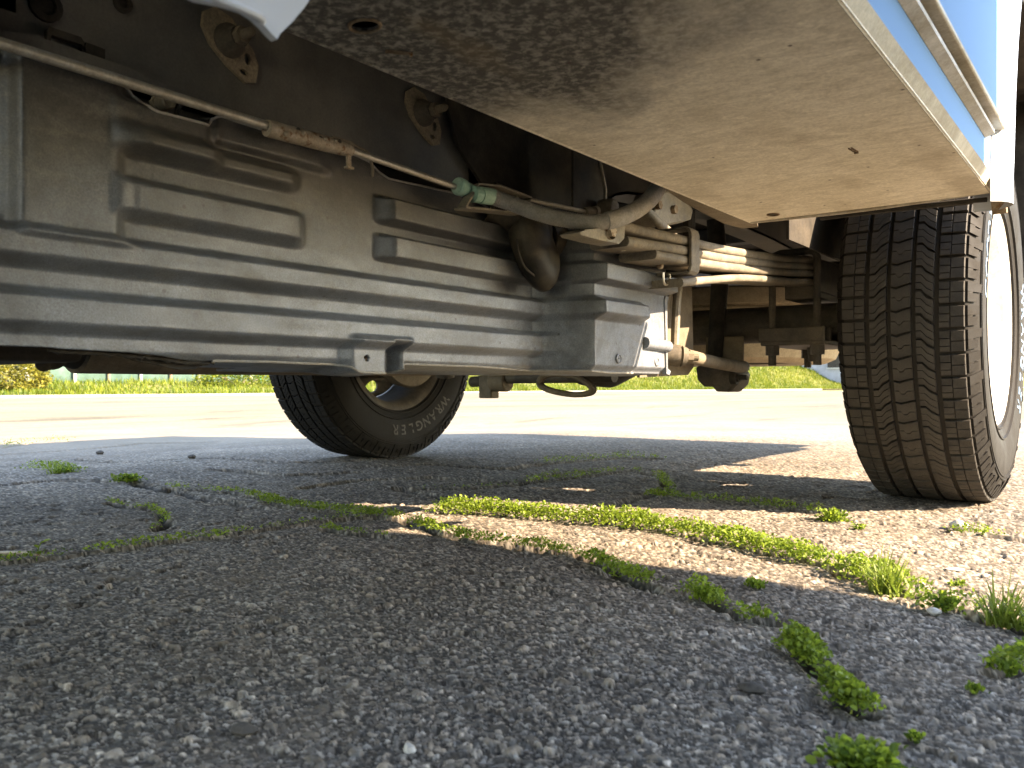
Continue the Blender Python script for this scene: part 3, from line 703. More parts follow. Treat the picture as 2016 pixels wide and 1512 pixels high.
# ---- grey plastic tank shield, a pressed sheet with long ribs
def sm(t): t = np.clip(t, 0, 1); return t*t*(3-2*t)
def shield():
    XS = -.80
    topc = [(-.6,.548),(.20,.550),(.424,.547),(.436,.540),(.443,.527),(.452,.523),(.513,.5245),(.519,.530),(.523,.537),(.531,.5395),(.592,.538),(.700,.545),(.735,.543),(.755,.540),(.772,.530),(.79,.525),(.874,.529),(.946,.531),(1.05,.514),(1.20,.500),(1.40,.49)]
    botc = [(-.6,.287),(.355,.2855),(.368,.2845),(.433,.283),(.47,.2805),(.485,.2785),(.505,.2765),(.521,.2765),(.535,.2775),(.60,.278),(.700,.277),(.712,.2745),(.718,.270),(.724,.2675),(.736,.267),(.796,.267),(.807,.268),(.813,.273),(.818,.279),(.826,.280),(.984,.2795),(1.10,.276),(1.20,.272),(1.40,.2725)]
    rear0, rear1, XR = 1.115, 1.142, .105              # the rear end steps outboard
    us = np.concatenate([np.linspace(-.6, .30, 30)[:-1], np.linspace(.30, rear0, 420), np.linspace(rear0, rear1, 26)[1:], np.linspace(rear1, 1.385, 90)[1:]])
    vsn = np.linspace(0, 1, 230)
    zt = np.interp(us, [a for a, b in topc], [b for a, b in topc]); zb = np.interp(us, [a for a, b in botc], [b for a, b in botc])
    U, V = np.meshgrid(us, vsn, indexing='ij'); Z = zb[:, None]+(zt-zb)[:, None]*V; Yv = U.copy()
    D = np.zeros_like(U)
    def rib(ztop, zbot, y0, y1, amp, soft=.010, ends=.018, tw=.014, bw=.0065):
        a = sm((ztop+tw*.5-Z)/tw)*sm((Z-(zbot-bw*.5))/bw)
        return amp*a*sm((Yv-y0)/ends)*sm((y1-Yv)/ends)
    # two long ribs
    D += rib(.390, .361, -1, 1.30, .022, tw=.012, bw=.014)
    D += rib(.335, .302, -1, 1.135, .020, tw=.012, bw=.013)
    # short ribs of the front half
    D += rib(.452, .417, .404, .655, .019, tw=.012, bw=.014, ends=.030)
    D += rib(.530, .480, .404, .535, .016, tw=.012, bw=.014, ends=.03)
    D += rib(.502, .480, .404, .648, .014, tw=.016, bw=.014, ends=.030)
    # ribs of the rear half
    D += rib(.497, .465, .758, 2, .022, tw=.008, bw=.008, ends=.026)
    D += rib(.447, .416, .758, 2, .024, tw=.008, bw=.007, ends=.026)
    # smooth bulge at the front, ending in a fold
    D += .014*sm((.432-Yv)/.022)*sm((Z-.380)/.012)*sm((Yv-.318)/.012)*sm((.556-Z)/.012)
    D += -.018*sm((.318-Yv)/.01)*sm((Z-.394)/.012)
    # raised panel along the torn top edge
    D += .010*sm((Yv-.515)/.012)*sm((.70-Yv)/.04)*sm((Z-.506)/.010)
    # dished pocket with its screw hole, bottom edge
    D += .016*sm((Yv-.700)/.016)*sm((.818-Yv)/.012)*sm((.316-Z)/.010)*1.0
    D += -.034*sm((Yv-.768)/.010)*sm((.814-Yv)/.010)*sm((.312-Z)/.010)
    # inward curl of the lower edge
    D += -.010*sm((.285-Z)/.012)*(1-sm((Yv-.70)/.02)*sm((.83-Yv)/.02))
    D += XR*sm((Yv-rear0)/(rear1-rear0))
    D += (vnoise(Yv*9, Z*9, 15)-.5)*.004+(vnoise(Yv*26, Z*26, 16)-.5)*.0012
    X = XS+D
    n, m = U.shape; idx = np.arange(n*m).reshape(n, m)
    co = np.stack([X, Yv, Z], -1).reshape(-1, 3)
    # screw hole through the pocket: leave those faces out
    hy, hz = .7365, .2855
    q = np.stack([idx[:-1,:-1], idx[1:,:-1], idx[1:,1:], idx[:-1,1:]], -1).reshape(-1, 4)
    ctr = co[q].mean(1); keep = np.hypot(ctr[:,1]-hy, (ctr[:,2]-hz)) > .0042
    # return flange along the bottom, running inwards under the tank
    bot = co[idx[:, 0]]; b2 = bot+np.array([-.06, 0, -.004]); b3 = bot+np.array([-.10, 0, -.006])
    lipz = np.interp(us, [-1, .1, .45, .53, .54, 1.4], [0, 0, -.002, -.002, 0, 0])
    b2[:, 2] = np.minimum(b2[:, 2], .2715)+lipz; b3[:, 2] = .268
    base = len(co); co2 = np.concatenate([co, b2, b3]); i2 = base+np.arange(n); i3 = i2+n
    fl = np.concatenate([np.stack([idx[1:,0], idx[:-1,0], i2[:-1], i2[1:]], -1), np.stack([i2[1:], i2[:-1], i3[:-1], i3[1:]], -1)])
    tear = (us[:-1] > .36) & (us[:-1] < .53)           # the lower edge is torn open here
    flk = np.concatenate([~tear & (us[:-1] > .53), us[:-1] > .60])
    # top flange folded in towards the frame
    tp = co[idx[:, -1]]; t2 = tp+np.array([-.03, 0, .004]); i4 = len(co2)+np.arange(n); co2 = np.concatenate([co2, t2])
    notch = ((us[:-1] > .436) & (us[:-1] < .525))
    tf = np.stack([idx[:-1,-1], idx[1:,-1], i4[1:], i4[:-1]], -1)[~notch]
    allq = np.concatenate([q[keep], fl[flk], tf])
    me = bpy.data.meshes.new('tank_shield'); me.from_pydata(co2.tolist(), [], allq.tolist())
    for p in me.polygons: p.use_smooth = True
    me.validate()
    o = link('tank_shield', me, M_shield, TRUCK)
    s = o.modifiers.new('solid', 'SOLIDIFY'); s.thickness = .0032; s.offset = -1; s.use_even_offset = False
    # torn edge: a ragged crust of broken plastic
    t = MB(); pts = []
    for i in range(40):
        y = .362+(.535-.362)*i/39; zz = np.interp(y, [a for a, b in botc], [b for a, b in botc])
        pts.append((XS-.011, y, zz-.0012-random.uniform(0, .0022)))
    t.tube(pts, [random.uniform(.0012, .0030) for _ in pts], 7).build('torn_edge', M_black, o)
    q = lambda px, py: (lambda v: (v.y, v.z))(W(px, py, x=-.818))
    MB().prism([[q(108,684), q(180,690), q(255,694), q(330,708), q(405,713), q(414,713), q(384,727), q(354,728), q(310,718), q(262,709), q(246,699), q(150,694)]], -.822, -.8185, 'x').build('torn_flap', M_black, o)
    lp = [(XS-.010, y, float(np.interp(y, [a for a, b in botc], [b for a, b in botc]))) for y in np.linspace(.53, 1.28, 160)]
    lp = [(float(np.interp(p[1], us, X[:, 0]))+.0008, p[1], p[2]) for p in lp]
    MB().tube(lp, .0017, 7).build('lit_edge_lip', M_rubber_hose, o)  # lighter grey than the shield, painting its lit lower edge
    tl = [(float(np.interp(y, us, X[:, -1]))+.0006, float(y), float(np.interp(y, us, zt))) for y in np.linspace(.425, 1.05, 150)]
    MB().tube(tl, .0015, 7).build('lit_top_lip', M_rubber_hose, o)  # the bright top edge is painted with the same lighter bead
    # end tab at the rear, turned out, with a short spigot
    e = MB().prism([[(1.383, .272), (1.395, .270), (1.400, .277), (1.388, .282), (1.386, .40), (1.392, .412), (1.380, .414), (1.376, .404)]], XS+XR-.004, XS+XR+.004, 'x')
    e.build('end_flange', M_shield, o)
    MB().tube([(XS+XR+.003, 1.300, .325), (XS+XR+.004, 1.388, .322)], [.0105, .0105], 14).build('spigot', M_shield, o)
    for px, py in ((1216, 706), (1291, 712)):
        c = W(px, py, x=XS+XR+.0); MB().lathe([(0,.0085),(.0022,.008),(.003,.0062),(.0014,.0045),(.0014,.0018),(.0030,.0012),(.0030,0)], (XS+XR+.001, c.y, c.z), 'x', 20).build('push_rivet', M_shield, o)
    # bolt seen in the top notch and the bracket around it
    c = W(318, 198, x=-.83)
    MB().lathe([(.0,.0),(.0,.0085),(.014,.0085),(.016,.007),(.012,.0055),(.010,0)], (c.x, c.y, c.z-.003), 'x', 16).hexnut((c.x-.006, c.y, c.z-.003), .011, .006).build('flange_bolt', M_dust, o)
    bb = MB(); P = lambda px, py: (lambda v: (v.y, v.z))(W(px, py, x=-.835))
    bb.prism([[P(60,68), P(250,132), P(280,146), P(289,160), P(286,172), P(240,160), P(0,92), P(0,60)]], -.838, -.834, 'x')
    bb.prism([[P(286,150), P(352,172), P(366,180), P(370,192), P(350,232), P(345,231), P(362,194), P(350,180), P(286,158)]], -.842, -.838, 'x')
    bb.build('top_bracket', M_frame, o)
shield()

# ---- parking brake cable
def brake_cable():
    XC = -.765
    a = W(-60, 66, x=XC); b = W(528, 248, x=XC)
    root = MB().tube([(XC, -.9, .537), a, b], .0052, 12).build('brake_cable_rod', M_rod, TRUCK)
    c0, c1 = W(525, 252, x=XC), W(690, 296, x=XC)
    d = (c1-c0).normalized(); cl = MB(); N = 14
    pts = [c0+(c1-c0)*t for t in np.linspace(0, 1, N)]
    rad = [.0092,.0098,.0096,.0096,.0098,.0094,.0096,.0096,.0094,.0096,.0092,.0090,.0086,.0078]
    cl.tube(pts, rad, 14, True)
    c = cl.build('equaliser_clamp', M_clamp, TRUCK)
    dt = MB()
    for t, r_, up in ((.16, .0034, -.5), (.36, .003, .3), (.62, .0026, .2), (.74, .0024, .35)):
        p = c0+(c1-c0)*t; dt.ball((p.x+.0092, p.y, p.z+up*.008), r_)
    dt.build('rivet', M_clamp, c)
    hl = MB()
    for t, up in ((.30, .6), (.56, .25), (.80, .5)):
        p = c0+(c1-c0)*t; hl.lathe([(0,.0028),(.0006,.0026),(.0006,0)], (p.x+.0090-.0018*abs(up), p.y, p.z+up*.008), 'x', 12)
    hl.build('clamp_hole', M_black, c)
    p = c1+Vector((.004, -.006, -.008))
    MB().box((p.x-.001, p.y-.004, p.z-.016), (p.x+.001, p.y+.003, p.z)).box((p.x-.001, p.y-.007, p.z-.017), (p.x+.006, p.y+.003, p.z-.0145)).build('clamp_tab', M_clamp, c)
    q = c0+(c1-c0)*.86
    MB().box((q.x-.012, q.y-.012, q.z+.006), (q.x+.002, q.y+.020, q.z+.011)).tube(crom([(q.x-.002, q.y+.02, q.z+.009), (q.x, q.y+.045, q.z+.004), (q.x, q.y+.052, q.z-.010), (q.x-.01, q.y+.062, q.z-.02)], 5), .0022, 6).build('wire_clip', M_dust, c)
    e = W(905, 371, x=XC+.012)
    MB().tube([c1, e], .0042, 12).build('brake_cable_rod', M_rod, TRUCK)
    # green end fittings
    XG = XC+.015
    g0, g1 = W(900, 366, x=XG), W(942, 380, x=XG)
    dd = (g1-g0).normalized()
    MB().tube([g0-dd*.001, g0+dd*.002, g0+dd*.012, g0+dd*.014, g1+dd*.004], [.0105,.0125,.0120,.0098,.0085], 18).build('cable_boot', M_green, TRUCK)
    h0, h1 = W(930, 382, x=XG+.01), W(972, 388, x=XG+.015); hd = (h1-h0).normalized()
    b2 = MB().tube([h0, h0+hd*.0005, h0+hd*.012, h0+hd*.0121, h0+hd*.0142, h0+hd*.0143, h1-hd*.002, h1], [.0095,.0115,.0115,.0102,.0102,.0118,.0118,.0100], 20)
    b2.build('cable_end_sleeve', M_green, TRUCK)
    # ribbed conduit sweeping outboard and up
    pth = crom([h1-hd*.004, W(1010, 402, x=-.715), W(1060, 420, x=-.685), W(1110, 432, x=-.655), W(1170, 438, x=-.62), W(1215, 430, x=-.60), W(1255, 412, x=-.59), W(1283, 388, x=-.58), W(1300, 360, x=-.575), W(1312, 320, x=-.575)], 26)
    rr = []
    k1 = int(len(pth)*.50)
    for i in range(len(pth)): rr.append((.0116 if i % 2 else .0105) if i < k1 else .0120)
    cn = MB().tube(pth[:k1+1], rr[:k1+1], 16).build('ribbed_conduit', M_rubber_hose, TRUCK, angle=80)
    MB().tube(pth[k1:], [.0128]*(len(pth)-k1), 16).build('conduit_sleeve', M_rubber_hose, TRUCK)
    # bracket cradle around the fittings
    P = lambda px, py, x: W(px, py, x=x)
    XB = XG+.002; cr = MB()
    def strip(pts, wd=.016, th=.0028):
        pts = [Vector(p) for p in pts]
        vs = []; k = len(pts)
        for i, p in enumerate(pts):
            t = (pts[min(i+1, k-1)]-pts[max(i-1, 0)]).normalized(); nn = Vector((1,0,0)).cross(t).normalized()
            vs += [p+nn*th/2, p-nn*th/2, p-nn*th/2-Vector((wd,0,0)), p+nn*th/2-Vector((wd,0,0))]
        cr.add(vs, [(4*i+j, 4*i+(j+1) % 4, 4*i+4+(j+1) % 4, 4*i+4+j) for i in range(k-1) for j in range(4)]+[(3,2,1,0), tuple(4*(k-1)+j for j in range(4))])
    strip([P(918,408,XB+.012), P(944,362,XB+.012), P(985,366,XB+.012), P(1030,382,XB+.012), P(1047,389,XB+.012), P(1044,397,XB+.012)])
    strip([P(918,408,XB+.012), P(960,412,XB+.012), P(1030,420,XB+.012)], .022)
    strip([P(1018,384,XB+.006), P(1024,404,XB+.006)], .014)
    cr.build('cable_cradle', M_steel, TRUCK)
    s0, s1 = P(1042, 393, XB), P(1158, 418, -.715)
    MB().tube([s0, s1], .0036, 10).build('inner_strand', M_rod, TRUCK)
    s2 = P(1180, 414, -.71); d3 = (s2-s1).normalized()
    MB().tube([s1-d3*.008, s1-d3*.007, s1+d3*.006, s1+d3*.0065, s1+d3*.014, s1+d3*.0145, s1+d3*.022], [.008,.0085,.0085,.0062,.0062,.0085,.0080], 14).build('strand_socket', M_dust, TRUCK)
    # strap the cable hangs from
    Q = lambda px, py: (lambda v: (v.y, v.z))(W(px, py, x=-.745))
    MB().prism([[Q(1128,280), Q(1178,280), Q(1182,320), Q(1193,372), Q(1192,404), Q(1172,408), Q(1128,415)]], -.748, -.744, 'x').build('hanger_strap', M_black, TRUCK)
    MB().tube([W(1176,280,x=-.742), W(1183,325,x=-.742), W(1193,375,x=-.742), W(1191,405,x=-.742)], .0028, 8).build('strap_edge', M_steel, TRUCK)
    # wedge bracket under the conduit
    Z = lambda px, py: (lambda v: (v.y, v.z))(W(px, py, x=-.615))
    MB().prism([[Z(1137,458), Z(1150,452), Z(1190,448), Z(1228,444), Z(1226,470), Z(1216,481), Z(1180,474), Z(1142,464)]], -.645, -.612, 'x').build('wedge_bracket', M_steel, TRUCK, bevel=.003)
    c = W(1205, 455, x=-.608); MB().hexnut((-.612, c.y, c.z), .009, .007).lathe([(.004,.012),(.0,.012),(.0,.0)], (-.612, c.y, c.z), 'x', 14).build('bracket_bolt', M_clamp, TRUCK)
    c = W(1210, 408, x=-.71); MB().lathe([(-.02,.016),(0,.016),(.006,.013),(.009,.007),(.009,0)], (-.715, c.y, c.z), 'x', 18).build('eye_bolt', M_dust, TRUCK)
brake_cable()

# ---- sooty elbow pipe in front of the shield
def elbow():
    X = -.765
    p1 = crom([(X-.05, 1.02, .535), W(1036, 432, x=X-.01), W(1046, 470, x=X), W(1060, 508, x=X), W(1076, 526, x=X)], 6)
    r1 = [.040]*len(p1)
    for i in range(len(p1)):
        t = i/(len(p1)-1); r1[i] = .062-.006*t if t < .85 else .057*(1-((t-.85)/.15)**2*.55)
    e = MB().tube(p1, r1, 24, True, .55, up=(0,1,0)).build('tail_elbow', M_elbow, TRUCK, angle=50)
    p2 = [W(1062, 470, x=X-.005), W(1120, 468, x=X-.01), W(1180, 466, x=X-.02), W(1260, 462, x=X-.05)]
    MB().tube(crom(p2, 5), .034, 22).build('side_pipe', M_elbow, e)
    sl = MB(); c = W(1070, 530, x=X)
    sl.tube(crom([W(1018,470,x=X+.02), W(1022,500,x=X+.022), W(1035,528,x=X+.022), W(1060,548,x=X+.02)], 5), .0018, 6).build('weld_seam', M_black, e)
elbow()

# ---- leaf spring, shackle, U-bolts, axle
def spring(mirror=False):
    xo, xi = -.612, -.680
    def leaf(pts, name, th=.0155, parent=None, mat=None, width=None):
        x0, x1 = width or (xo, xi)
        q = crom(pts, 8); vs = []; k = len(q); n = 10
        for i, p in enumerate(q):
            t = (q[min(i+1, k-1)]-q[max(i-1, 0)]).normalized(); nn = Vector((0, -t.z, t.y))
            prof = []
            h = th/2
            for a in range(7): prof.append((x0-.005+.0055*math.sin(math.pi*a/6), h*math.cos(math.pi*a/6)))
            for a in range(7): prof.append((x1+.005-.0055*math.sin(math.pi*a/6), -h*math.cos(math.pi*a/6)))
            for (x, d) in prof: vs.append((x, p.y+nn.y*d, p.z+nn.z*d))
        m = 14; fs = [(i*m+j, i*m+(j+1) % m, (i+1)*m+(j+1) % m, (i+1)*m+j) for i in range(k-1) for j in range(m)]
        fs += [tuple(range(m)), tuple(reversed([(k-1)*m+j for j in range(m)]))]
        mb = MB().add(vs, fs)
        return mb.build(name, mat or M_leaf, parent, angle=40)
    root = empty('leaf_spring', (-.646, 2.08, .5), TRUCK)
    def L(pxs): return [(lambda v: Vector((0, v.y, v.z)))(W(px, py, x=xo)) for px, py in pxs]
    e1 = L([(1245,447),(1355,473),(1431,491),(1540,508),(1600,511)]); e2 = L([(1238,474),(1355,493),(1431,508),(1540,521),(1600,524)]); e3 = L([(1321,508),(1355,512),(1431,524),(1540,535),(1600,538)])
    fwd = [Vector((0, 1.09, e1[0].z+.006))]
    def aft(e, z): return [Vector((0, 2.4, z+.004)), Vector((0, 2.75, z+.05))]
    leaf(fwd+e1+[Vector((0, 2.08, e1[-1].z+.004)), Vector((0, 2.6, e1[-1].z+.03)), Vector((0, 3.1, e1[-1].z+.09))], 'leaf', parent=root)
    leaf(e2+[Vector((0, 2.08, e2[-1].z+.004)), Vector((0, 2.7, e2[-1].z+.04))], 'leaf', parent=root)
    e3[0] = Vector((0, 1.19, e3[1].z-.004))
    leaf(e3+[Vector((0, 2.08, e3[-1].z+.004)), Vector((0, 2.5, e3[-1].z+.02))], 'leaf', parent=root)
    e4 = L([(1345,556),(1400,551),(1470,547),(1560,553),(1600,554)])
    leaf(e4+[Vector((0, 2.2, e4[-1].z))], 'overload_leaf', .014, root)
    # rebound clip round the pack
    c = W(1362, 498, x=xo); y = c.y; zt = W(1362, 452, x=xo).z; zb = W(1362, 540, x=xo).z
    cl = MB()
    loop = [(xo+.006, zb+.008), (xo+.006, zt-.006), (xo-.004, zt+.004), (xi+.01, zt+.004), (xi-.004, zt-.004), (xi-.004, zt-.015)]
    band = [(xo+.0015, zb+.010), (xo+.0015, zt-.008), (xo-.006, zt-.0005)]
    out = [(xo+.0070, zb+.012), (xo+.0070, zt-.010), (xo+.004, zt-.001), (xo-.004, zt+.004), (xi, zt+.004), (xi, zt), (xo-.006, zt), (xo+.001, zt-.006), (xo+.002, zt-.012), (xo+.002, zb+.012), (xo-.002, zb+.0045), (xi-.05, zb+.0045), (xi-.05, zb-.0005), (xo, zb-.0005), (xo+.0055, zb+.004)]
    cl.prism([out], y-.016, y+.016, 'y').build('rebound_clip', M_leaf, root, bevel=.0015)
    # bolts on the undersides
    for px, py, xx in ((1226, 489, -.648), (1300, 525, -.648)):
        q = W(px, py, x=xx); MB().lathe([(-.004,0),(-.004,.004),(-.0012,.0055),(.003,.0055)], (q.x, q.y, q.z), 'z', 12).build('leaf_rivet', M_clamp, root)
    # little wire hook under the clip
    q = W(1312, 545, x=-.64)
    MB().tube(crom([(q.x, q.y-.012, q.z+.006), (q.x, q.y-.010, q.z-.010), (q.x, q.y+.002, q.z-.013), (q.x, q.y+.012, q.z-.002), (q.x, q.y+.010, q.z+.006)], 5), .0022, 8).build('wire_hook', M_rod, root)
    # front hanger: grey casting with bolt and a slanted stay
    hb = MB(); H = lambda px, py: (lambda v: (v.y, v.z))(W(px, py, x=-.705))
    hb.prism([[H(1288,420), H(1300,378), H(1322,372), H(1352,390), H(1366,412), H(1362,432), H(1338,440), H(1316,444), H(1300,438)]], -.76, -.705, 'x')
    hg = hb.build('spring_hanger', M_steel, TRUCK, bevel=.004)
    for px, py in ((1293, 404), (1324, 413)):
        c = W(px, py, x=-.705); MB().hexnut((-.705, c.y, c.z), .0085, .008).build('hanger_bolt', M_rustm, hg)
    MB().tube([W(1272,414,x=-.69), W(1290,432,x=-.688), W(1330,470,x=-.685)], .0085, 12).build('stay_rod', M_steel, hg)
    MB().tube([W(1357,415,x=-.73), W(1357,470,x=-.73)], .012, 10).build('stay_post', M_black, hg)
    # second spring of the far side is out of sight behind the shield: only its axle seat shows
    # U-bolts and seat
    U = MB
    for yc in (1.945, 2.205):
        pts = [(xo+.018, yc, .345), (xo+.018, yc, .545), (xo+.012, yc, .556), (xo-.0, yc, .560), (xi, yc, .560), (xi-.012, yc, .556), (xi-.018, yc, .545), (xi-.018, yc, .345)]
        u = U().tube(pts, .0085, 10).build('u_bolt', M_axle, root)
        for x in (xo+.018, xi-.018): U().hexnut((x, yc, .322), .0165, .022, 'z').lathe([(.298,.0),(.298,.0095),(.322,.0095)], (x, yc, 0), 'z', 10).build('u_bolt_nut', M_axle, root)
    pl = U().box((xi-.04, 1.925, .344), (xo+.040, 2.225, .356))
    for yc in (1.945, 2.205): pl.box((xi-.042, yc-.028, .352), (xo+.042, yc-.02, .385)).box((xi-.042, yc+.02, .352), (xo+.042, yc+.028, .385))
    pl.build('spring_plate', M_axle, root, bevel=.003)
    U().box((xi-.005, 1.99, .455), (xo+.006, 2.16, .500)).build('axle_seat', M_axle, root, bevel=.004)
    U().prism([[(1.985, .470), (2.165, .470), (2.165, .545), (1.985, .545)]], xo+.008, xo+.014, 'x').build('bump_plate', M_axle, root, bevel=.002)
    pin = U().lathe([(.31,.0),(.31,.009),(.332,.011),(.346,.013)], (-.646, 2.075, 0), 'z', 12); pin.build('centre_pin', M_axle, root)
spring()

CW = (-.363, 2.085)                                   # near wheel centre x, y
def axle():
    prof = [(-2.02,.050),(-1.55,.048),(-1.46,.060),(-1.38,.115),(-1.30,.155),(-1.22,.160),(-1.13,.120),(-1.05,.062),(-.98,.046),(-.52,.046)]
    a = MB().lathe(prof, (0, 2.085, .405), 'x', 28).build('rear_axle', M_axle, TRUCK)
    MB().lathe([(-.17,.0),(-.17,.10),(-.13,.125),(0,.13),(.10,.115),(.15,.07),(.16,0)], (-1.24, 2.085, .385), 'y', 24).build('differential', M_axle, a)
    n = MB()
    for i in range(10):
        t = i*.628; n.hexnut((-1.24+.112*math.cos(t), 1.945, .385+.112*math.sin(t)), .009, .012, 'y')
    n.build('cover_bolt', M_axle, a)
    # drum brakes / backing plates
    for x, s in ((-.50, 1), (-1.99, -1)):
        MB().lathe([(0,.0),(0,.06),(.006*s,.10),(.010*s,.150),(.022*s,.156),(.05*s,.152),(.052*s,.0)], (x, 2.085, .40), 'x', 36).build('brake_drum', M_dust, a)
    # oval loop hanging in front of the differential
    c = [W(px, py, y=1.86) for px, py in ((1060,752),(1070,740),(1100,736),(1140,745),(1163,762),(1160,773),(1130,777),(1090,771),(1066,762))]
    lp = crom(c+[c[0]], 6); lp2 = [p+Vector((0, .012, 0)) for p in lp]
    MB().tube(lp, .0075, 10, False).tube(lp2, .0075, 10, False).build('hanger_loop', M_dust, TRUCK)
    # driveshaft end and far spring seat
    MB().box((-1.92, 1.96, .335), (-1.80, 2.21, .36)).box((-1.90, 2.0, .30), (-1.87, 2.05, .34)).box((-1.84, 2.12, .30), (-1.81, 2.17, .34)).build('far_spring_plate', M_axle, TRUCK, bevel=.004)
    fs = empty('far_leaf_spring', (-1.86, 2.08, .5), TRUCK)
    for i in range(3):
        q = crom([(-1.86, 1.15+.12*i, .55-.02*i), (-1.86, 2.08, .53-.018*i), (-1.86, 3.0-.12*i, .58-.02*i)], 10)
        MB().tube(q, .008, 8, True, 4.0, up=(0,0,1)).build('leaf', M_leaf, fs)
    MB().tube([(-1.79, 2.02, .28), (-1.76, 1.99, .46), (-1.70, 1.9, .72)], [.030,.032,.026], 14).build('far_shock_absorber', M_axle, TRUCK)
    q0 = W(925, 748, x=-1.9); 
    MB().tube([W(1210,741,y=1.98), W(1000,744,y=2.02), W(930,752,y=2.05)], .017, 12).build('brake_pipe', M_axle, TRUCK)
    MB().lathe([(-.03,.0),(-.03,.030),(.03,.030),(.03,.0)], W(985,752,y=2.02), 'x', 16).box(*(lambda p: ((p.x-.03, p.y-.02, p.z-.05), (p.x+.02, p.y+.02, p.z+.02)))(W(965,752,y=2.02))).build('pipe_clamp', M_dust, TRUCK, bevel=.004)
axle()

def shock():
    # lower mount bracket, bushing, link bar, plate
    r = empty('shock_mount', (-.83, 1.95, .3), TRUCK)
    P = lambda px, py, x: W(px, py, x=x)
    yz = lambda px, py, x: (lambda v: (v.y, v.z))(W(px, py, x=x))
    X = -.76
    MB().prism([[(1.41,.266), (1.41,.40), yz(1312,590,X), yz(1330,565,X), yz(1362,565,X), yz(1365,690,X), yz(1366,722,X), yz(1355,738,X)]], X-.006, X, 'x').build('mount_plate', M_dust, r)
    MB().tube(crom([P(1338,548,-.72), P(1332,600,-.722), P(1328,690,-.725)], 6), .0085, 10).build('vertical_rod', M_steel, r)
    a, b = P(1306, 698, -.735), P(1352, 702, -.70); d = (b-a).normalized()
    MB().tube([a, a+d*.004, a+d*.030, a+d*.031, a+d*.034, a+d*.035, b], [.018,.021,.021,.017,.017,.020,.017], 20).build('bushing', M_axle, r)
    MB().tube([b, b+d*.012], [.012,.011], 6).tube([b+d*.012, b+d*.022], .007, 10).build('link_nut', M_dust, r)
    MB().tube(crom([P(1350,700,-.71), P(1400,712,-.73), P(1452,722,-.745), P(1466,722,-.75)], 6), [.0135]*18+[.008], 16).build('link_bar', M_dust, r)
    y = 1.93
    q = lambda px, py: (lambda v: (v.x, v.z))(W(px, py, y=y))
    MB().prism([[q(1368,722), q(1372,748), q(1385,762), q(1402,760), q(1408,771), q(1436,772), q(1452,756), q(1456,735), q(1440,720), q(1400,715)]], y, y+.075, 'y').build('mount_casting', M_axle, r, bevel=.006)
    b0, b1 = W(1440, 744, y=y-.01), W(1471, 743, y=y-.01); d = (b1-b0).normalized()
    MB().tube([b0, b0+d*.014, b0+d*.0141, b0+d*.020, b0+d*.0201, b1], [.016,.016,.010,.010,.0065,.0058], 12).build('shock_bolt', M_black, r)
    MB().tube([W(1405,740,y=2.0), (-.86, 2.02, .52), (-.90, 2.06, .80)], [.018,.022,.022], 18).build('shock_body', M_black, r)
    MB().box((-.90, 2.02, .26), (-.80, 2.032, .375)).build('axle_bracket', M_dust, r, bevel=.003)
    # sheet-metal wheelhouse lip above the spring
    z = lambda px, py: (lambda v: (v.x, v.y))(W(px, py, z=.537))
    MB().prism([[z(1300,366), z(1345,398), z(1385,420), z(1425,440), z(1462,450), z(1492,447), z(1488,425)]], .537, .541, 'z').build('sill_underside', M_dust, TRUCK)
    v = lambda px, py: (lambda q: (q.y, q.z))(W(px, py, x=-.845))
    MB().prism([[v(880,150), v(884,215), v(905,290), v(955,368), v(1010,402), v(1170,440), v(1170,200)]], -.852, -.846, 'x').build('shade_panel', M_black, TRUCK)  # black sheet put in for the deep shade beside the rail
shock()

def exhaust():
    c = lambda px, x, z: W(px, 738, x=x)
    X = -1.16; p0 = W(118, 716, x=X); p1 = W(820, 728, x=X)
    r_ = .052; zc = .267+r_
    m = MB().tube([(X, p0.y+.018, zc), (X, p0.y+.020, zc), (X, p0.y+.15, zc), (X-.01, 1.25, zc+.004), (X-.02, 1.75, zc+.02)], [.046, r_, r_, r_, r_-.004], 30).build('exhaust_muffler', M_dust, TRUCK)
    MB().tube([(X, p0.y-.004, zc), (X, p0.y+.02, zc)], [.040, .047], 26).tube([(X, -1.2, .36), (X, p0.y-.05, zc+.02), (X, p0.y+.01, zc)], .034, 18).build('inlet_cone', M_black, m)
    h0 = W(86, 716, x=X+.02); MB().tube(crom([h0, (h0.x, h0.y+.02, h0.z+.004), (h0.x-.005, h0.y+.035, h0.z+.03), (h0.x-.01, h0.y+.04, h0.z+.09)], 5), .0085, 10).ball(h0, .0105).build('hanger_pin', M_elbow, m)
    MB().box((X-.1, -1.4, .278), (X+.16, p0.y-.045, .300)).build('heat_shield', M_black, TRUCK, bevel=.008)
exhaust()

def spare():
    r = empty('spare_wheel', (-1.24, 2.98, .45), TRUCK)
    prof = [(.335,.235),(.328,.30),(.330,.345),(.345,.378),(.375,.392),(.400,.3945),(.402,.386),(.410,.386),(.412,.3945),(.455,.395),(.457,.386),(.465,.386),(.467,.395),(.510,.3945),(.512,.386),(.520,.386),(.522,.3945),(.54,.392),(.575,.378),(.585,.345),(.58,.30),(.575,.235)]
    MB().lathe(prof, (-1.24, 2.98, 0), 'z', 72).build('tyre', M_spare, r)
    MB().lathe([(.345,.0),(.345,.06),(.36,.09),(.39,.15),(.385,.21),(.345,.225),(.338,.236)], (-1.24, 2.98, 0), 'z', 48).build('rim', M_dust, r)
spare()

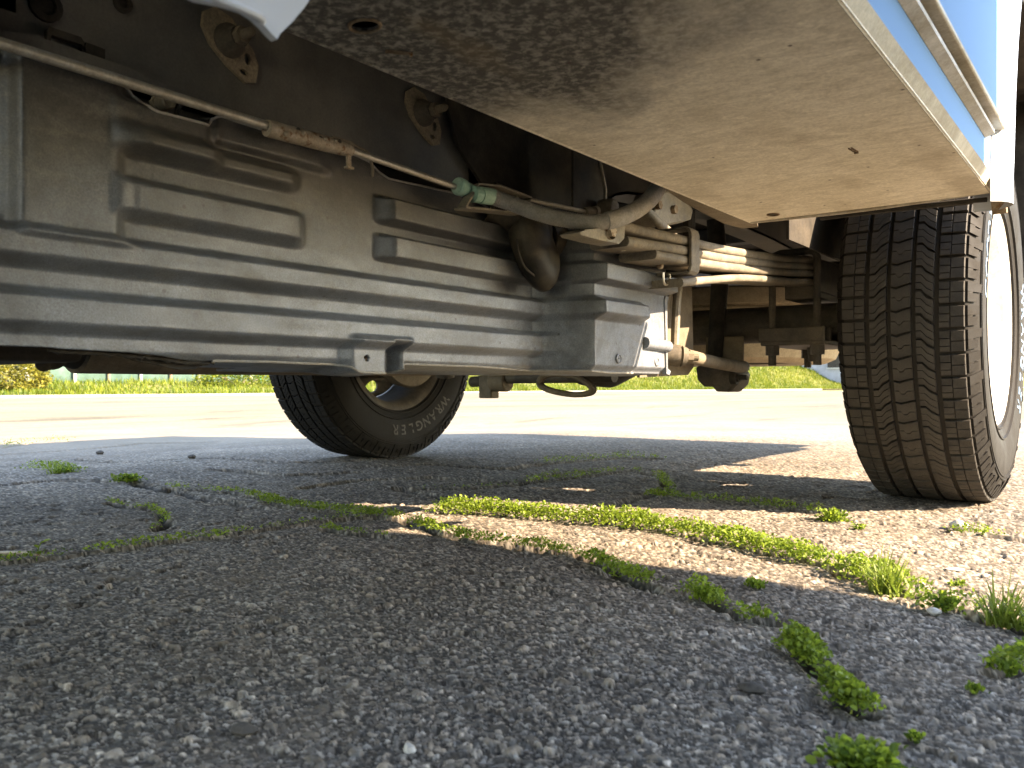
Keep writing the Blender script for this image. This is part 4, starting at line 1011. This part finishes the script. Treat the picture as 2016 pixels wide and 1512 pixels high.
# ---- wheels: axis along local X, outer face towards local +X
def arc_text(word, r0, size, mid_deg, x, thick, mat, parent, name, space=1.08):
    """raised letters on the +X face, tops pointing outwards, reading clockwise as seen from +X"""
    cu = []
    for ch in word:
        c = bpy.data.curves.new('t', 'FONT'); c.body = ch; c.size = size; c.extrude = thick; c.offset = .0006; c.align_x = 'CENTER'
        ob = bpy.data.objects.new('t', c); COL.objects.link(ob); cu.append(ob)
    bpy.context.view_layer.update(); dg = bpy.context.evaluated_depsgraph_get()
    step = size*.72*space/r0; n = len(word)
    for i, ob in enumerate(cu):
        me = bpy.data.meshes.new_from_object(ob.evaluated_get(dg))
        a = R(mid_deg)-(i-(n-1)/2)*step              # angle from +Y axis towards +Z; clockwise seen from +X is decreasing
        u = Vector((0, math.cos(a), math.sin(a))); t = Vector((0, math.sin(a), -math.cos(a)))
        # bend the letter round the arc
        for v in me.vertices:
            lx, ly, lz = v.co; aa = a-lx/(r0+size*.35); rr = r0+ly
            v.co = Vector((x(rr)+lz, math.cos(aa)*rr, math.sin(aa)*rr))
        me.materials.clear()
        link(name, me, mat, parent, local=True)
    for ob in cu:
        c = ob.data; bpy.data.objects.remove(ob); bpy.data.curves.remove(c)

RT = .400; NB = 56; PITCH = 2*math.pi*RT/NB
def crown(v): return RT-.0035*(abs(v)/.105)**2.2
def tread_piece(polys, depth=.010, bev=.0012):
    """polys in (u along the circumference, v across); curved blocks standing on the groove floor"""
    mb = MB()
    for pl in polys:
        cu_ = sum(p[0] for p in pl)/len(pl); cv = sum(p[1] for p in pl)/len(pl); k = len(pl)
        rings = []
        for dr, sc in ((-depth, 1.0), (-bev, 1.0), (0, .0)):
            ring = []
            for (u, v) in pl:
                if dr == 0:
                    d = Vector((cu_-u, cv-v)); L_ = max(d.length, 1e-6); u2 = u+d.x/L_*bev; v2 = v+d.y/L_*bev
                else: u2, v2 = u, v
                r = crown(v2)+dr; a = u2/RT
                ring.append((v2, r*math.cos(a), r*math.sin(a)))
            rings.append(ring)
        vs = rings[0]+rings[1]+rings[2]
        fs = [(i, (i+1) % k, k+(i+1) % k, k+i) for i in range(k)]+[(k+i, k+(i+1) % k, 2*k+(i+1) % k, 2*k+i) for i in range(k)]+[tuple(2*k+i for i in range(k))]
        mb.add(vs, fs)
    return mb
def rows():
    p = PITCH; g = .0019; s = .0004
    def shoulder(sgn):
        v0, v1 = .106*sgn, .0645*sgn; vm = .083*sgn; g = .0030
        a = [(g, v0), (g, vm+s*sgn), (p*.5-s, vm+s*sgn), (p*.5-s, v0*.98+.002*sgn), (p*.30, v0)]
        b = [(p*.5+s, v0), (p*.5+s, vm+s*sgn), (p-g, vm+s*sgn), (p-g, v0)]
        c = [(g, vm-s*sgn), (g, v1), (p*.38-s, v1), (p*.38-s, vm-s*sgn)]
        d = [(p*.38+s, vm-s*sgn), (p*.38+s, v1), (p*.70-s, v1), (p*.70-s, vm-s*sgn)]
        e = [(p*.70+s, vm-s*sgn), (p*.70+s, v1), (p-g, v1), (p-g, vm-s*sgn)]
        return [a, b, c, d, e]
    def inter(sgn, c):
        v0, v1 = c-.0155, c+.0155; z = .019*sgn; g = .0024
        def cut(u, o): return [(u+o, v0), (u+o, c-.006), (u+o+z*.62, c+.004), (u+o+z, v1)]
        def band(u0, u1, o0, o1):
            return cut(u0, o0)+list(reversed(cut(u1, o1)))
        return [band(0, p*.34, g, -s), band(p*.34, p*.67, s, -s), band(p*.67, p, s, -g)]
    def centre():
        v = .0175
        def wav(u, o): return [(u+o, -v), (u+o+.003, -v*.4), (u+o-.001, v*.3), (u+o-.004, v)]
        h0 = [(p*.5-s, -v), (p*.5-s, -v*.5), (p*.36, -v*.28-s), (p*.36, 0)]
        A = wav(0, g)+[(p*.46-s, v), (p*.46-s, v*.35), (p*.60-s, v*.05), (p*.60-s, -v*.35), (p*.46-s, -v*.55), (p*.46-s, -v)]
        B = [(p*.46+s, -v), (p*.46+s, -v*.55+s), (p*.60+s, -v*.35+s), (p*.60+s, v*.05), (p*.46+s, v*.35+s), (p*.46+s, v)]+list(reversed(wav(p, -g)))
        return [A, B]
    return [(shoulder(1), .0095), (inter(1, .0405), .0095), (centre(), .0095), (inter(-1, -.0405), .0095), (shoulder(-1), .0095)]
ROWMESH = None
def side_x(r):                                        # sidewall profile: x offset of the rubber at radius r
    return float(np.interp(r, [.222,.235,.26,.30,.335,.36,.378,.392], [.100,.112,.122,.128,.1275,.122,.114,.106]))
def make_wheel(name, cx, outer, detail=True):
    """outer=+1: wheel disc faces +X"""
    wl = empty(name, (cx, CW[1], RT-.002), TRUCK)
    prof = [(-.100,.222)]+[(-side_x(r), r) for r in (.235,.25,.27,.30,.32,.335,.348,.36)]+[(-.1135,.3755),(-.1068,.3880),(-.104,.3895),(-.06,.3905),(0,.391),(.06,.3905),(.104,.3895),(.1068,.3880),(.1135,.3755)]+[(side_x(r), r) for r in (.36,.348,.335,.32,.30,.27,.25,.235)]+[(.100,.222)]
    t = MB().lathe(prof, n=168).build('tyre', M_tyre, wl, local=True, angle=60)
    t.data.materials.append(M_groove)
    for pgn in t.data.polygons:
        r = math.hypot(pgn.center[1], pgn.center[2])
        if abs(pgn.center[0]) < .1035 and r > .385: pgn.material_index = 1
    # moulded rings and shoulder lugs on both sidewalls
    rg = MB()
    for s in (-1, 1):
        for r, h, wd in ((.3485,.0022,.0022),(.342,.0016,.0016),(.262,.0025,.004),(.240,.003,.004)):
            x = side_x(r)*s; rg.lathe([(x-.002*s, r-wd), (x+h*s, r-wd*.4), (x+h*s, r+wd*.4), (x-.002*s, r+wd)], n=120)
    rg.build('moulded_ring', M_tyre, wl, local=True)
    global ROWMESH
    if ROWMESH is None:
        ROWMESH = []
        for polys, dep in rows():
            me = tread_piece(polys, dep).mesh('tread_block', True, 25); me.materials.append(M_tread); ROWMESH.append(me)
    for k, me in enumerate(ROWMESH):
        off = (0, .35, .15, .55, .5)[k]
        if detail:
            for i in range(NB):
                o = link('tread_block', me, None, wl, local=True); o.rotation_euler = ((i+off)*2*math.pi/NB, 0, 0)
        else:
            rb = MB(); src = [Vector(v.co) for v in me.vertices]; fsrc = [tuple(p.vertices) for p in me.polygons]
            for i in range(NB):
                m = Matrix.Rotation((i+off)*2*math.pi/NB, 4, 'X'); rb.add([m @ v for v in src], fsrc)
            rb.build('tread_rib', M_tyre, wl, local=True, angle=25)
    for s in ((1, -1)):
        lg = MB()
        for i in range(NB):
            a0 = (i+(0 if s > 0 else .5))*2*math.pi/NB
            def pt(a, r, d): return Vector(((side_x(r)+d)*s, r*math.cos(a), r*math.sin(a)))
            st = 2*math.pi/NB; tall = .352 if i % 2 else .362
            for (b0, b1, r0, r1, h) in ((.06,.46,tall,.3885,.0042), (.54,.90,.366,.3885,.0042), (.46,.54,.376,.387,.0025)):
                q = [(a0+st*b0, r0), (a0+st*b1, r0+.002), (a0+st*b1, r1), (a0+st*b0, r1)]
                vs = [pt(a, r, -.003) for a, r in q]+[pt(a, r, h if r < .38 else h*.6) for a, r in q]
                lg.add(vs, [(0,1,5,4),(1,2,6,5),(2,3,7,6),(3,0,4,7),(4,5,6,7)])
        lg.build('shoulder_lug', M_tyre, wl, smooth=False, local=True)
    # steel rim: barrel, flange lips and a pressed disc with vent holes
    o = outer
    bar = [(.108*o,.236),(.112*o,.230),(.106*o,.222),(.098*o,.214),(.085*o,.208),(.03*o,.196),(-.06*o,.203),(-.09*o,.212),(-.100*o,.222),(-.106*o,.232),(-.110*o,.236),(-.108*o,.226),(-.095*o,.207),(-.06*o,.197),(.03*o,.190),(.08*o,.202),(.098*o,.207)]
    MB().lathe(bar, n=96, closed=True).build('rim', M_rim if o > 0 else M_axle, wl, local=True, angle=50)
    nh = 8; holes = []
    for i in range(nh):
        a = 2*math.pi*(i+.25)/nh; c_ = (.152*math.cos(a), .152*math.sin(a)); n = 14
        holes.append([(c_[0]+(.021*math.cos(b)*math.cos(a)-.029*math.sin(b)*math.sin(a)), c_[1]+(.021*math.cos(b)*math.sin(a)+.029*math.sin(b)*math.cos(a))) for b in [2*math.pi*k/n for k in range(n)]])
    circ = [(.190*math.cos(2*math.pi*k/72), .190*math.sin(2*math.pi*k/72)) for k in range(72)]
    ds = MB().prism([circ]+holes, .028*o, .034*o, 'x')
    # dish it: bulge the ring between hub and holes
    ds.v = [(x+o*.030*math.exp(-((math.hypot(y, z)-.155)/.045)**2), y, z) for x, y, z in ds.v]
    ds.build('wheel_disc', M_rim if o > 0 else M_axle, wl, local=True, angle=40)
    hb = MB().lathe([(.030*o,.118),(.040*o,.112),(.044*o,.075),(.052*o,.070),(.058*o,.058),(.062*o,.040),(.064*o,0)], n=40)
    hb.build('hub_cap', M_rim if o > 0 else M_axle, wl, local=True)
    nu = MB()
    for i in range(8):
        a = 2*math.pi*i/8; nu.hexnut((.040*o if o > 0 else -.062, .088*math.cos(a), .088*math.sin(a)), .011, .022)
    nu.build('wheel_nut', M_rod, wl, local=True)
    return wl
w1 = make_wheel('wheel', CW[0], 1, True)
arc_text('GOODYEAR', .283, .050, 146, lambda r: side_x(r)-.0005, .0014, M_letter, w1, 'raised_letter')
arc_text('WRANGLER', .283, .050, -14, lambda r: side_x(r)-.0005, .0014, M_letter, w1, 'raised_letter')
w2 = make_wheel('wheel', -2.172, -1, False)
arc_text('WRANGLER', .283, .048, 290, lambda r: side_x(r)-.0005, .0014, M_letter2, w2, 'raised_letter')

# ------------------------------------------------------------------ unseen bin shape added beside the truck to cast the foreground shadow
def blocker():
    root = empty('shadow_blocker', (1.75, .2, 0)); g = dirty('shadow blocker paint', (.05,.12,.07), (.13,.12,.08), .4, 3, .6, 40, .3, rust=(.15,.07,.03))
    prof = [(-1.0,.12), (.97,.12), (1.305,.61), (1.60,1.10), (1.61,1.75), (-1.9,1.75), (-1.6,.9)]
    inn = [(-.97,.15), (.95,.15), (1.28,.62), (1.575,1.11), (1.585,1.75), (-1.87,1.75), (-1.57,.92)]
    for x, nm in ((.90, 'blocker_side_wall'), (2.56, 'blocker_side_wall')): MB().prism([prof], x, x+.02, 'x').build(nm, g, root)
    s = MB()
    for i in (6, 0, 1, 2, 3):
        a, b = prof[i], prof[(i+1) % 7]; c, d = inn[(i+1) % 7], inn[i]
        if i == 6: a, b, c, d = prof[5], prof[6], inn[6], inn[5]; s.prism([[a, b, c, d]], .921, 2.559, 'x'); a, b, c, d = prof[6], prof[0], inn[0], inn[6]
        s.prism([[a, b, c, d]], .921, 2.559, 'x')
    s.build('shell', g, root)
    for x in (.86, 2.58): MB().box((x, -1.92, 1.70), (x+.04, 1.63, 1.77)).build('rim_rail', g, root, bevel=.006)
    for y in (-.6, .2, .75): MB().box((.875, y, .16), (.899, y+.08, 1.69)).build('side_rib', g, root, bevel=.004)
    for x in (1.0, 2.3): MB().box((x, -1.0, 0), (x+.12, .95, .119)).build('skid', g, root)
    tag(root, 'added green steel bin, unseen, shading the foreground', 'blocker')
blocker()

# ------------------------------------------------------------------ weeds in the cracks, tufts, stones
def weeds():
    Ps, Ns, S, T = [], [], [], []
    for (px, hw, dens, hgt), line in zip(CRACKS, CG):
        P = np.array(line); seg = np.hypot(*(P[1:]-P[:-1]).T); tot = seg.sum(); n = int(dens*tot*5.5)
        t = rng.uniform(0, tot, n); cum = np.concatenate([[0], np.cumsum(seg)])
        x = np.interp(t, cum, P[:, 0]); y = np.interp(t, cum, P[:, 1])
        # clumps and gaps along the line
        cl = vnoise(t*11, t*0+hw*900, 51)*.6+vnoise(t*34, t*0+hw*300, 52)*.4
        keep = rng.uniform(0, 1, n) < np.clip((cl-.28)*3.0, .02, 1); x, y, cl = x[keep], y[keep], cl[keep]; n = len(x)
        off = rng.normal(0, .55, (n, 2))*hw*(.5+cl[:, None]); x = x+off[:, 0]; y = y+off[:, 1]
        hh = rng.uniform(.1, 1, n)*hgt*(.5+1.1*cl)*np.clip(1.3-np.hypot(off[:,0], off[:,1])/hw*.55, .3, 1.2)
        Ps.append(np.stack([x, y, base_z(x, y)+.001+hh], 1))
        N = rng.normal(0, 1, (n, 3)); N[:, 2] = np.abs(N[:, 2])*.6+.12; Ns.append(N)
        S.append(rng.uniform(.0030, .0074, n)*(.75+hgt*18)); T.append(rng.beta(2, 2, n)*.75+.25*cl)
    me = leaves_mesh('crack_weeds', np.concatenate(Ps), np.concatenate(Ns), np.concatenate(S), .62, np.concatenate(T), M_weed)
    tag(link('crack_weeds', me), 'low green leafy weeds growing along the cracks in the asphalt', 'weeds', kind='stuff')
weeds()
def plant(px, py, n, rad, hgt, size, label):
    x, y = G(px, py); z = gz(x, y); root = empty('leafy_weed', (x, y, z))
    n = int(n*1.3); size *= .66; rad *= .9; hgt *= .85; P = np.stack([rng.normal(x, rad*.55, n), rng.normal(y, rad*.55, n), z+.001+rng.uniform(0, 1, n)**1.4*hgt*.6], 1)
    N = P-np.array([x, y, z-.01])+rng.normal(0, rad*.5, (n, 3)); N[:, 2] = np.abs(N[:, 2])*.8+.002
    link('leaves', leaves_mesh('leaves', P, N, rng.uniform(.6, 1.4, n)*size, .68, rng.beta(1.6, 2, n), M_weed), None, root)
    t = MB()
    for i in range(7):
        q = P[rng.integers(n)]; t.tube([(x+rng.normal(0, .002), y+rng.normal(0, .002), z-.003), ((x+q[0])/2, (y+q[1])/2, z+hgt*.5), tuple(q)], [.0010,.0008,.0005], 5)
    t.build('stem', M_blade, root); tag(root, label, 'weed', 'single leafy weeds on the asphalt')
plant(1640, 1028, 420, .022, .034, .0085, 'bright leafy weed just left of the near tyre foot')
plant(1690, 1045, 70, .012, .016, .0065, 'small sunlit weed beside the bigger one near the tyre')
plant(1860, 1200, 130, .013, .022, .0085, 'dark leafy weed between the two grass tufts at right')
plant(1885, 1155, 50, .010, .010, .006, 'tiny yellow green weed in the sunlit gravel at right')
plant(1385, 1180, 170, .010, .016, .0080, 'leafy weed at the front end of the short weed row')
plant(1590, 1285, 210, .011, .020, .0095, 'tall leafy weed heading the row at lower right')
plant(1670, 1375, 150, .009, .014, .0080, 'leafy weed ending the row at lower right')
plant(1700, 1505, 420, .020, .012, .0100, 'out of focus leafy weed at the bottom edge')
plant(1800, 1455, 40, .005, .007, .0050, 'tiny weed alone in the shaded asphalt at lower right')
plant(1920, 1362, 40, .006, .008, .0060, 'small pale weed near the right edge in shade')
plant(1985, 1322, 120, .010, .012, .0075, 'blue green weed at the right edge in shade')
plant(250, 948, 260, .030, .030, .012, 'small grassy weed alone in the shaded asphalt at left')
plant(130, 930, 160, .030, .022, .011, 'green weed in the shade near the left edge')
plant(1495, 1160, 60, .007, .014, .007, 'small dark weed at the edge of the shadow')
plant(1480, 1155, 40, .006, .012, .007, 'twin dark weed at the edge of the shadow')
def tuft(px, py, n, length, spread, label, lean=(0, 0)):
    x, y = G(px, py); z = gz(x, y)
    a = rng.uniform(0, 2*math.pi, n); e = rng.uniform(.15, 1.1, n)*spread
    D = np.stack([np.cos(a)*e+lean[0], np.sin(a)*e+lean[1], np.ones(n)], 1); D /= np.linalg.norm(D, axis=1, keepdims=True)
    P = np.stack([rng.normal(x, .009, n), rng.normal(y, .009, n), np.full(n, z-.002)], 1)
    me = blades_mesh('grass_tuft', P, D, rng.uniform(.35, 1, n)*length, rng.uniform(.0014, .0034, n), rng.uniform(.05, .6, n), rng.beta(2, 2, n), M_blade, 6)
    tag(link('grass_tuft', me), label, 'grass tuft', 'grass tufts in the cracks')
tuft(1745, 1165, 130, .075, .9, 'sunlit grass tuft ending the broad weed strip')
tuft(1975, 1225, 100, .072, .8, 'dark spiky grass tuft at the right edge')
tuft(2040, 1240, 70, .065, .8, 'grass tuft half cut off by the right edge')
tuft(110, 932, 60, .045, .9, 'short grass tuft near the left edge in shade')
def sprout():
    x, y = G(72, 1098); z = gz(x, y); root = empty('sprout', (x, y, z))
    b = crom([(x, y, z-.004), (x+.002, y+.001, z+.012), (x+.006, y+.004, z+.024)], 6)
    MB().tube(b, .0008, 6).build('stem', M_blade, root)
    P = np.array([[x+.005, y+.003, z+.022], [x+.003, y+.002, z+.014], [x, y, z+.006]]); N = np.array([[.8,.6,.35], [-.6,-.4,.5], [.5,-.6,.2]])
    link('leaf', leaves_mesh('leaf', P, N, np.array([.017,.010,.010]), .6, np.array([.8,.6,.6]), M_weed), None, root)
    tag(root, 'single pale green sprout at the left edge beside a dry twig', 'sprout')
    tw = crom([(x-.07, y-.02, z+.003), (x-.03, y-.006, z+.0055), (x+.004, y-.002, z+.006), (x+.02, y+.002, z+.004)], 5)
    tag(MB().tube(tw, [.0026]*6+[.0020]*6+[.001]*4, 8).build('twig', M_clamp), 'dry pale twig lying in the crack at the left edge', 'twig')
sprout()
M_peb = dirty('pebble', (.42,.40,.37), (.55,.53,.49), .5, 40, .8, 300, .3); M_pebd = dirty('dark pebble', (.05,.047,.043), (.10,.09,.08), .5, 40, .8, 300, .3)
def pebble(px, py, r, mat, label, sc=(1.2, 1, .75)):
    x, y = G(px, py); z = gz(x, y); b = MB().ball((0, 0, 0), 1, (1,1,1), 14, 9); ph = random.uniform(0, 9)
    v = []
    for p in b.v:
        q = Vector(p); k = 1+.16*math.sin(3.1*q.x+ph)*math.sin(2.7*q.y+ph*2)+.10*math.sin(5*q.z+ph); v.append((x+q.x*r*k*sc[0], y+q.y*r*k*sc[1], z+r*sc[2]*.75+q.z*r*k*sc[2]))
    b.v = v; tag(b.build('pebble', mat, angle=50), label, 'pebble', 'loose pebbles on the asphalt')
pebble(1887, 1042, .0125, M_peb, 'pale round pebble in the sun before the near tyre')
pebble(1868, 1046, .005, M_pebd, 'small dark pebble touching the pale one')
pebble(378, 900, .012, M_pebd, 'dark pebble alone in the shade left of the far wheel')
pebble(197, 876, .014, M_pebd, 'dark pebble near the shadow edge at far left')
pebble(480, 1442, .0075, M_pebd, 'dark flat stone in the foreground at lower left', (1.6, 1.1, .6))
pebble(1480, 1358, .0070, M_pebd, 'dark stone in the foreground at lower right', (1.5, 1.1, .6))
pebble(806, 1478, .0042, M_peb, 'small white stone at the bottom of the picture')
pebble(1838, 1208, .0060, M_peb, 'pale pebble among the weeds at right')
pebble(1880, 1125, .0075, M_peb, 'flat pale pebble in the sunlit gravel', (1.6, 1.2, .4))

def litter():
    n = 90; x = rng.uniform(-1.6, .0, n); y = rng.uniform(.45, 1.9, n)
    a = rng.uniform(0, 6.28, n); D = np.stack([np.cos(a), np.sin(a), rng.uniform(.0, .12, n)], 1); D /= np.linalg.norm(D, axis=1, keepdims=True)
    me = blades_mesh('dry_litter', np.stack([x, y, base_z(x, y)+.004], 1), D, rng.uniform(.006, .022, n), rng.uniform(.0008, .0018, n), rng.uniform(0, .1, n), rng.uniform(0, 1, n), m_leafy('dry straw', (.22,.15,.08), (.55,.46,.32), .2), 4)
    tag(link('dry_litter', me), 'scattered dry straw bits lying on the asphalt', 'litter', kind='stuff')
litter()
